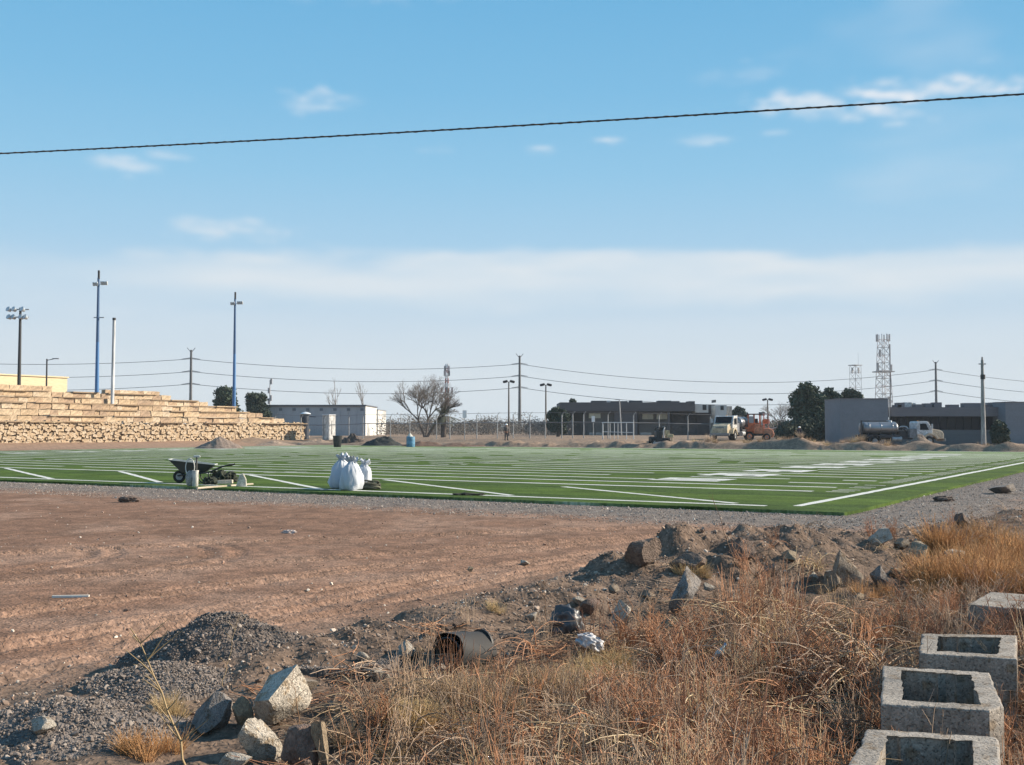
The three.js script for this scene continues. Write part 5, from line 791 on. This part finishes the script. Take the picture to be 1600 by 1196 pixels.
for (const [px, py, c, l, s] of [[1115, 1060, [.45, .6, .66], 'crushed pale blue plastic bottle in the weeds', .75], [982, 1180, [.6, .58, .6], 'clear crumpled plastic bottle low in the weeds', .6]]) { const q = hit(px, py), g = thing('plastic_bottle', l, 'bottle', [q.x, q.y + .1, q.z], .5); const b = new THREE.LatheGeometry([[0, 0], [.04, 0], [.043, .03], [.036, .07], [.043, .11], [.035, .15], [.012, .2], [.012, .225], [0, .225]].map(p => new THREE.Vector2(p[0] * s, p[1] * s)), 18), p = b.attributes.position; for (let i = 0; i < p.count; i++) { const k = 1 + .5 * (n3(p.getX(i) * 40, p.getY(i) * 25, p.getZ(i) * 40) - .5); p.setXYZ(i, p.getX(i) * k, p.getY(i), p.getZ(i) * k); } b.computeVertexNormals(); part('body', b, new THREE.MeshPhysicalMaterial({ color: col(c), roughness: .25, transmission: .35, thickness: 0 }), g, [0, 0, 0], [0, 0, -.7]); part('cap', cyl(.015 * s, .015 * s, .018, 12), M([.2, .35, .55], .5), g, [.148 * s, .176 * s, 0], [0, 0, -.7]); }
{ const q = hit(110, 934); solo('white_stick', stoneGeo(.36, .02, .03, 81, .01), M([.7, .64, .56], .8), 'short white stick lying on the dirt yard', 'stick', null, [q.x, q.y + .012, q.z], [0, .1, 0]); }
{ const q = hit(452, 834); solo('paper_scrap', crumple(.2, .05, .1, 91, 1), M([.45, .38, .35], .9), 'pinkish paper scrap lying on the dirt yard', 'litter', null, [q.x, q.y, q.z]); }
{ const q = hit(732, 779); solo('turf_shred', crumple(.75, .12, .25, 95, 1.1), MG([.06, .06, .04], .95, 3, .01), 'dark shreds of turf backing on the gravel edge', 'turf scrap', null, [q.x, q.y, q.z]); }
for (const [px, py, l, s] of [[200, 785, 'dark clump of earth on the gravel strip', 3], [1475, 784, 'grey rag of turf backing on the right hand gravel', 5]]) { const q = hit(px, py); solo('dirt_clump', crumple(.4, .12, .2, s, .9), clodM, l, 'clod', null, [q.x, q.y, q.z]); }

// ------------------------------------------------------------------ loose stones
const pebG = [0, 1, 2].map(k => { const g = rockGeo(300 + k, 7, .02, 1); return g; });
function scatter(name, label, geo, mat, list, colours) {
  const im = new THREE.InstancedMesh(geo, mat, list.length), o = new THREE.Object3D(), c = new THREE.Color(); im.name = uniq(name); tag(im, label, name.includes('peb') ? 'pebbles' : name.includes('weed') || name.includes('grass') ? 'weeds' : 'stones', null, 'stuff');
  list.forEach((q, i) => { o.position.set(q[0], q[1], q[2]); o.rotation.set(q[4] || 0, q[5] || 0, q[6] || 0); if (Array.isArray(q[3])) o.scale.set(...q[3]); else o.scale.setScalar(q[3]); o.updateMatrix(); im.setMatrixAt(i, o.matrix); const k = colours[Math.floor(rnd() * colours.length)], v = .75 + .5 * rnd(); im.setColorAt(i, c.setRGB(k[0] * v, k[1] * v, k[2] * v)); });
  im.castShadow = im.receiveShadow = true; scene.add(im); return im;
}
const pebM = new THREE.MeshStandardMaterial({ color: 0xffffff, roughness: .95 });
{
  let L = [];
  for (let i = 0; i < 38000; i++) { // gravel bed along the near and right edges of the turf
    const near = rnd() < .6, a = Math.pow(rnd(), 1.4) * 4.1, u = near ? rr(-3, 40) : -a, v = near ? -a : rr(-3, 40); const out = .12 + a; const p = UV(u, v); if (p.z > -3) continue; const s = rr(.01, .027) * (rnd() < .04 ? 1.9 : 1); L.push([p.x, gh(p.x, -p.z) + s * .2, p.z, [s, s * .7, s], rnd() * 6, rnd() * 6, 0]);
  }
  scatter('gravel_pebbles', 'grey gravel pebbles bedding the edge of the turf', pebG[0], pebM, L, [[.3, .25, .215], [.36, .31, .27], [.22, .18, .155], [.33, .26, .21], [.46, .41, .36]]);
  L = [];
  for (let i = 0; i < 9000; i++) { const d = 5.5 + 22 * Math.pow(rnd(), 1.2), x = rr(-.5, .5) * d * 1.05; const [rs] = ridgeSide(x, d), [u, v] = toUV(x, d); if (rs < .2 || outTurf(u, v) < 3) continue; if (rnd() > .25 + .75 * sst(3, .2, rs)) continue; const s = rr(.008, .026) * (rnd() < .04 ? 2.2 : 1); L.push([x, gh(x, d) + s * .2, -d, [s * 1.2, s * .7, s], rnd() * 6, rnd() * 6, 0]); }
  scatter('yard_pebbles', 'small stones and crumbs scattered over the red dirt yard', pebG[1], pebM, L, [[.3, .19, .14], [.36, .25, .19], [.22, .14, .1], [.55, .48, .4]]);
  L = [];
  for (let i = 0; i < 15000; i++) { const t = rr(0, 34), k = rnd(); let seg = 1, acc = 0; const al = t; let x, d; { let rem = al, j = 1; for (; j < RIDGE.length - 2; j++) { const l = Math.hypot(RIDGE[j + 1][0] - RIDGE[j][0], RIDGE[j + 1][1] - RIDGE[j][1]); if (rem < l) break; rem -= l; } const A = RIDGE[j], B = RIDGE[j + 1], l = Math.hypot(B[0] - A[0], B[1] - A[1]), off = (rnd() + rnd() - 1) * 1.1 - .15; x = A[0] + (B[0] - A[0]) * rem / l - (B[1] - A[1]) / l * off; d = A[1] + (B[1] - A[1]) * rem / l + (B[0] - A[0]) / l * off; } if (inBox(x, d, -.02)) continue; const s = rr(.006, .026) * (rnd() < .06 ? 2.2 : 1); L.push([x, gh(x, d) + s * .2, -d, [s * 1.1, s * .75, s], rnd() * 6, rnd() * 6, 0]); }
  scatter('ridge_stones', 'loose stones and crumbled earth covering the roadside ridge', pebG[2], pebM, L, [[.25, .175, .13], [.3, .215, .16], [.2, .14, .105], [.34, .26, .2], [.26, .185, .14], [.5, .41, .33]]);
  L = []; for (const [geo, p, h] of PILES) { const P = geo.attributes.position; for (let i = 0; i < 6000; i++) { const k = Math.floor(Math.pow(rnd(), .62) * P.count * .93), s = rr(.006, .016) * (rnd() < .04 ? 2.2 : 1); L.push([P.getX(k) + p.x + rr(-.015, .015), P.getY(k) + p.y + s * .15, P.getZ(k) + p.z + rr(-.015, .015), [s, s * .75, s], rnd() * 6, rnd() * 6, 0]); } }
  scatter('pile_stones', 'gravel grains covering the grey and dark piles', pebG[0], pebM, L, [[.19, .155, .13], [.25, .205, .175], [.13, .105, .09], [.2, .16, .135], [.3, .25, .21], [.16, .13, .11]]);
}

// ------------------------------------------------------------------ dry weeds
function stems(list) { // list of {pts:[Vector3], r0, r1}: three-sided tapering rods
  const P = [], N = [], I = [];
  for (const { pts, r0, r1 } of list) {
    const b0 = P.length / 3, n = pts.length;
    for (let i = 0; i < n; i++) { const t = pts[Math.min(i + 1, n - 1)].clone().sub(pts[Math.max(i - 1, 0)]).normalize(), a = Math.abs(t.y) < .9 ? V3(0, 1, 0) : V3(1, 0, 0), u = a.cross(t).normalize(), v = t.clone().cross(u), r = r0 + (r1 - r0) * i / (n - 1); for (let k = 0; k < 3; k++) { const c = Math.cos(k * 2.0944), s = Math.sin(k * 2.0944), nx = u.x * c + v.x * s, ny = u.y * c + v.y * s, nz = u.z * c + v.z * s; P.push(pts[i].x + nx * r, pts[i].y + ny * r, pts[i].z + nz * r); N.push(nx, ny, nz); } }
    for (let i = 0; i < n - 1; i++) for (let k = 0; k < 3; k++) { const a = b0 + i * 3 + k, b = b0 + i * 3 + (k + 1) % 3; I.push(a, b, a + 3, b, b + 3, a + 3); }
  }
  const g = new THREE.BufferGeometry(); g.setAttribute('position', new THREE.Float32BufferAttribute(P, 3)); g.setAttribute('normal', new THREE.Float32BufferAttribute(N, 3)); g.setIndex(I); return g;
}
function curve(p, dir, L, bend, n, r) { const o = [p.clone()], d = dir.clone().normalize(); let q = p.clone(); for (let i = 0; i < n; i++) { d.add(V3((r() - .5) * bend, (r() - .62) * bend * .5, (r() - .5) * bend)).normalize(); q = q.clone().addScaledVector(d, L / n); if (q.y < .01) q.y = .01; o.push(q); } return o; }
function bushGeo(seed) { const r = mulberry(seed), out = []; for (let i = 0; i < 10; i++) { const a = r() * 6.283, dir = V3(Math.cos(a) * .45 * r(), 1, Math.sin(a) * .45 * r()), L = .28 + .3 * r(), m = curve(V3((r() - .5) * .12, 0, (r() - .5) * .12), dir, L, .28, 5, r); out.push({ pts: m, r0: .0058, r1: .0028 }); for (let k = 1; k < m.length; k++) for (let b = 0; b < 2; b++) { const a2 = r() * 6.283, d2 = V3(Math.cos(a2) * .8, .75 + .4 * r(), Math.sin(a2) * .8), t = curve(m[k], d2, .05 + .13 * r(), .35, 3, r); out.push({ pts: t, r0: .0032, r1: .0016 }); if (r() < .35) out.push({ pts: curve(t[1], V3(r() - .5, .6, r() - .5), .04 + .04 * r(), .4, 2, r), r0: .003, r1: .0016 }); } } return stems(out); }
function archGeo(seed) { const r = mulberry(seed), out = []; for (let i = 0; i < 12; i++) { const a = r() * 6.283, dir = V3(Math.cos(a) * .55, 1 + r(), Math.sin(a) * .55); let L = .35 + .5 * r(), q = V3((r() - .5) * .18, 0, (r() - .5) * .18), d = dir.normalize(), pts = [q.clone()]; const fall = .12 + .3 * r(); for (let k = 0; k < 8; k++) { d = d.clone().add(V3(Math.cos(a) * fall * .5, -fall, Math.sin(a) * fall * .5).add(V3((r() - .5) * .22, (r() - .5) * .22, (r() - .5) * .22))).normalize(); q = q.clone().addScaledVector(d, L / 8); if (q.y < .015) q.y = .015; pts.push(q); } out.push({ pts, r0: .0062, r1: .0028 }); for (let k = 3; k < 8; k++) if (r() < .5) out.push({ pts: curve(pts[k], V3(r() - .5, r() - .3, r() - .5), .06 + .08 * r(), .5, 3, r), r0: .003, r1: .0015 }); } return stems(out); }
function uprightGeo(seed) { const r = mulberry(seed), out = []; for (let i = 0; i < 15; i++) { const a = r() * 6.283, m = curve(V3((r() - .5) * .26, 0, (r() - .5) * .26), V3(Math.cos(a) * .28 * r(), 1, Math.sin(a) * .28 * r()), .28 + .42 * r(), .2, 6, r); out.push({ pts: m, r0: .0052, r1: .0022 }); for (let k = 2; k < m.length; k++) if (r() < .5) { const a2 = r() * 6.283; out.push({ pts: curve(m[k], V3(Math.cos(a2) * .6, .9, Math.sin(a2) * .6), .04 + .08 * r(), .3, 2, r), r0: .003, r1: .0014 }); } } return stems(out); }
function tuftGeo(seed, h = .26) { const r = mulberry(seed), out = []; for (let i = 0; i < 90; i++) { const a = r() * 6.283, q = r() * .09, sp = .15 + .75 * r(); out.push({ pts: curve(V3(Math.cos(a) * q, 0, Math.sin(a) * q), V3(Math.cos(a) * sp, 1, Math.sin(a) * sp), h * (.5 + .7 * r()), .32, 4, r), r0: .003, r1: .001 }); } return stems(out); }
function tangleGeo(seed) { const r = mulberry(seed), out = []; for (let i = 0; i < 22; i++) { const a = r() * 6.283; out.push({ pts: curve(V3((r() - .5) * .3, .01 + r() * .06, (r() - .5) * .3), V3(Math.cos(a), .3 * r(), Math.sin(a)), .1 + .17 * r(), .5, 4, r), r0: .0032, r1: .0014 }); } return stems(out); }
const weedM = new THREE.MeshStandardMaterial({ color: 0xffffff, roughness: .85 });
const RUST = [[.42, .205, .105], [.36, .175, .09], [.48, .25, .135], [.28, .135, .078], [.44, .235, .135]], STRAW = [[.5, .36, .2], [.44, .31, .18], [.56, .42, .25], [.36, .25, .16]], DRY = [[.4, .28, .19], [.33, .23, .155], [.48, .35, .245], [.24, .17, .12]], GOLD = [[.5, .36, .18], [.44, .31, .16], [.54, .4, .22]], ORANGE = [[.5, .27, .11], [.56, .32, .14], [.42, .23, .1]];
const bushes = [1, 2, 3].map(k => bushGeo(k * 11)), arches = [1, 2].map(k => archGeo(k * 13 + 1)), tufts = [1, 2].map(k => tuftGeo(k * 17 + 2)), tangles = [1, 2].map(k => tangleGeo(k * 19 + 3)), uprights = [1, 2].map(k => uprightGeo(k * 23 + 4));
const pj = (x, y, d) => [800 + FPX * x / d, HOR + FPX * (EYE - y) / d];
{
  const bl = [[], [], []], al = [[], []], tl = [[], []], gl = [[], []], or = [[], []], du = [[], []], ln = [[], []], up = [[], []];
  const freeAt = (x, d) => !inBox(x, d, .03) && !rockAt.some(([rx, rz, r]) => Math.hypot(x - rx, -d - rz) < r * .75);
  for (let i = 0; i < 16000; i++) {
    const d = 4.3 + 17 * Math.pow(rnd(), 1.45), x = rr(-.56, .6) * d; if (!freeAt(x, d)) continue;
    const y = gh(x, d), [px, py] = pj(x, y, d), [rs, arc] = ridgeSide(x, d); if (px < -60 || px > 1720 || rs > .55) continue;
    const cl = fbm(x * 1.6, d * 1.6, 3, 501), left = sst(470, 640, px + (cl - .5) * 120);
    let den = left * sst(.15, -.75, rs + (cl - .5) * .9 + 1.0 * sst(2.6, .8, x)); den = Math.max(den, .05 * left); 
    if (px < 640 && px > 130) den = Math.max(den, .22 * sst(.5, .62, cl) * sst(1060, 1140, py));
    const bare_ = sst(1010, 975, py) * sst(1180, 1080, px); den *= 1 - .8 * bare_;
    den *= .2 + 1.05 * sst(.32, .58, cl);
    if (d > 9.5) den *= .75; if (d > 10.5 && rs > -2.6) den *= px > 1440 ? .5 : .3; if (rs > -.2 && d > 12) den *= .3;
    if (rnd() > den * .5) continue;
    const k = rnd(), s = rr(.45, .95) * (.66 + .4 * cl) * (px < 930 ? .82 : 1), rot = rnd() * 6.283;
    const dry = sst(.55, .3, fbm(x * .9 + 7, d * .9, 2, 511));
    if (px < 930 && k < .3) du[i % 2].push([x, y - .01, -d, [s * 1.1, s * .9, s * 1.1], rr(-.4, .4), rot, rr(-.4, .4)]); else if (k < .34) bl[i % 3].push([x, y - .01, -d, [s, s * rr(.7, 1.05), s], rr(-.2, .2), rot, rr(-.2, .2)]);
    else if (k < .46) up[i % 2].push([x, y - .01, -d, [s, s * rr(.8, 1.2), s], rr(-.12, .12), rot, rr(-.12, .12)]);
    else if (k < .76) { const t = s * (d < 10 ? 1.3 : 1); al[i % 2].push([x, y - .01, -d, [t, t * .9, t], 0, rot, 0]); }
    else if (k < .88) tl[i % 2].push([x, y - .01, -d, s * (d > 9 ? .85 : 1.2), rr(-.3, .3), rot, rr(-.3, .3)]);
    else du[i % 2].push([x, y - .01, -d, [s * .9, s * .8, s * .9], rr(-.4, .4), rot, rr(-.4, .4)]);
  }
  // ground litter of broken stalks all over the weedy side
  for (let i = 0; i < 6500; i++) { const d = 4.3 + 14 * Math.pow(rnd(), 1.3), x = rr(-.5, .58) * d; if (!freeAt(x, d)) continue; const y = gh(x, d), [px, py] = pj(x, y, d), [rs] = ridgeSide(x, d); if (rs > .1 || px < 420 || d > 11.5) continue; if (rnd() > .4 * sst(.2, -.8, rs + .7 * sst(2.6, .8, x))) continue; ln[i % 2].push([x, y - .01, -d, rr(.7, 1.3), rr(-.2, .2), rnd() * 6.28, rr(-.2, .2)]); }
  // orange grass patch by the slab, straw clumps, matted grey tussocks
  const spot = (px, py, rad, n, arr, s0, s1, sy = 1) => { const q = hit(px, py); for (let i = 0; i < n; i++) { const a = rnd() * 6.28, r = rad * Math.sqrt(rnd()), x = q.x + Math.cos(a) * r, d = -q.z + Math.sin(a) * r * .8; if (inBox(x, d, .03)) continue; const s = rr(s0, s1); arr[i % 2].push([x, gh(x, d) - .01, -d, [s, s * sy, s], rr(-.25, .25), rnd() * 6.28, rr(-.25, .25)]); } };
  spot(1590, 925, 1.1, 150, or, 1, 1.7); spot(1540, 905, .5, 30, or, .6, 1); spot(1620, 885, 1.3, 110, or, 1, 1.6); spot(1420, 940, .6, 26, or, .4, .7);
  spot(635, 1150, .1, 14, gl, .6, .95); spot(930, 1085, .16, 18, gl, .5, .8); spot(960, 1060, .2, 12, gl, .4, .7); spot(232, 1180, .14, 7, or, .4, .65); spot(262, 1120, .12, 5, gl, .3, .55); spot(1080, 905, .2, 10, gl, .4, .6);
  spot(745, 1115, .26, 44, du, .7, 1.05, .8); spot(850, 1105, .2, 26, du, .7, 1); spot(790, 1085, .24, 26, du, .6, .95, .7);
  spot(1300, 1065, .45, 24, al, .9, 1.35); spot(1210, 1010, .5, 16, al, .8, 1.2); spot(1120, 1150, .4, 14, al, .8, 1.2); spot(1350, 1000, .3, 8, al, .8, 1.1);
  spot(775, 957, .12, 3, gl, .3, .5);
  bl.forEach((l, i) => scatter('dry_weeds', ['rust brown branching dry weeds filling the roadside', 'rust brown bushy dry weeds between the boxes and the ridge', 'rust brown spindly dry weeds over the roadside hollow'][i], bushes[i], weedM, l, i < 2 ? [...RUST, ...RUST, ...DRY] : [...RUST, ...DRY]));
  up.forEach((l, i) => scatter('upright_weeds', ['rust red upright weed stems crowding the roadside', 'brown upright weed stems between the rocks and boxes'][i], uprights[i], weedM, l, i ? [...RUST, ...DRY, ...STRAW] : [...RUST, ...DRY]));
  al.forEach((l, i) => scatter('arching_weed_stems', ['tan arching dry stems rising among the weeds', 'pale bent dry stems hanging over the weeds'][i], arches[i], weedM, l, i ? [...STRAW, ...DRY] : [...DRY, ...STRAW, ...RUST]));
  tl.forEach((l, i) => scatter('weed_litter', ['tangled broken stalks lying among the weeds', 'matted broken stalks lying under the weeds'][i], tangles[i], weedM, l, [...DRY, ...STRAW, ...RUST]));
  ln.forEach((l, i) => scatter('weed_litter', ['brown stalk litter covering the hollow floor', 'dark stalk litter covering the hollow banks'][i], tangles[i], weedM, l, [...DRY, ...DRY, ...RUST, [.14, .1, .075]]));
  gl.forEach((l, i) => scatter('straw_grass', ['golden straw tufts near the drum', 'yellow straw tufts among the weeds'][i], tufts[i], weedM, l, GOLD));
  or.forEach((l, i) => scatter('orange_grass', ['orange dry grass standing beside the concrete slab', 'orange dry grass behind the concrete slab'][i], tufts[i], weedM, l, ORANGE));
  du.forEach((l, i) => scatter('matted_grass', ['grey tan matted grass tussocks below the drum', 'dull tan grass tussocks between the weeds'][i], tufts[i], weedM, l, [...STRAW, ...DRY]));
}
{ // tufts of dry grass along the bank at the far end
  const L = [[], []]; for (let i = 0; i < 900; i++) { const u = rr(-40, 34), v = FV + rr(2.2, 13), p = UV(u, v); if (fbm(u * .2, v * .3, 3, 601) < .45) continue; const s = rr(1.2, 3); L[i % 2].push([p.x, gh(p.x, -p.z) - .03, p.z, [s, s * .9, s], 0, rnd() * 6, 0]); }
  L.forEach((l, i) => scatter('bank_grass', ['tan dry grass tufts on the far earth bank', 'pale dry grass behind the far earth bank'][i], tufts[i], weedM, l, [...DRY, ...STRAW]));
}
// single tall stalks that stand out
const stalkM = [MG([.5, .36, .19], .85, 2, .001), MG([.26, .16, .1], .85, 2, .001), MG([.36, .2, .1], .85, 2, .001)];
function stalk(px, py, topPx, topPy, label, m, seed, o = {}) {
  const q = hit(px, py), d = -q.z, t = W(topPx, topPy, d), r = mulberry(seed), g = thing('weed_stalk', label, 'weed', [q.x, q.y - .02, q.z], 0, 'tall single weed stalks'); const T = V3(t.x - q.x, t.y - q.y, 0), n = 9, main = [];
  for (let i = 0; i <= n; i++) { const f = i / n; main.push(V3(T.x * f + (o.bow || 0) * Math.sin(f * 3.14) + (r() - .5) * .02, T.y * f + (o.arch || 0) * Math.sin(f * 3.14), (r() - .5) * .03)); }
  const rad = o.r || .0045; part('stem', stems([{ pts: main, r0: rad, r1: rad * .4 }]), m, g);
  const br = []; for (let i = 2; i < n; i++) for (let k = 0; k < (o.br || 2); k++) if (r() < .75) { const s = r() < .5 ? -1 : 1, c = curve(main[i], V3(s * (.6 + r() * .5), .7 + .5 * r(), (r() - .5) * .8), T.length() * (.1 + .2 * r()), .3, 4, r); br.push({ pts: c, r0: rad * .55, r1: rad * .22 }); if (r() < .6) br.push({ pts: curve(c[2], V3(s * r(), .6, r() - .5), T.length() * .09, .4, 3, r), r0: rad * .35, r1: rad * .2 }); }
  if (br.length) part('branches', stems(br), m, g);
}
stalk(292, 1205, 205, 975, 'tall branching straw coloured stalk in front of the grey gravel pile', stalkM[0], 1, { bow: .03, r: .0075, br: 2 }); stalk(345, 1075, 372, 955, 'thin straw stalk on the dark gravel pile', stalkM[0], 2, { r: .003, br: 1 }); stalk(1152, 890, 1115, 778, 'dark lone stalk crossing the turf edge above the ridge', stalkM[1], 3, { r: .006, br: 1 });
stalk(1190, 1120, 1180, 870, 'tall dark red weed stalk with fine side twigs', stalkM[2], 4, { r: .0045, br: 3 }); stalk(1255, 1080, 1330, 940, 'pale arching stalk bending towards the boxes', stalkM[0], 5, { r: .004, br: 1, arch: .12 }); stalk(1375, 1230, 1500, 1180, 'grey hooped stalk arching over the front concrete box', MG([.3, .25, .22], .85, 2, .001), 6, { r: .006, br: 0, arch: .36 });
stalk(530, 1196, 535, 1030, 'thin brown stalk beside the tall narrow stone', stalkM[1], 7, { r: .003, br: 2 }); stalk(470, 1160, 455, 1030, 'reddish stalk rising in front of the concrete chunk', stalkM[2], 8, { r: .0028, br: 1 }); stalk(855, 985, 850, 900, 'twiggy weed stalk left of the dark plastic bag', stalkM[2], 9, { r: .003, br: 3 }); stalk(1535, 1100, 1560, 960, 'thin stalk growing inside the concrete box by the slab', stalkM[0], 10, { r: .003, br: 2 }); stalk(1440, 1130, 1432, 1020, 'thin pale stalk in front of the middle concrete box', stalkM[0], 11, { r: .003, br: 1 }); stalk(1400, 1010, 1420, 925, 'curled pale stalk beside the box next to the slab', stalkM[0], 12, { r: .005, br: 1, bow: -.05 });
renderer.render(scene, camera);
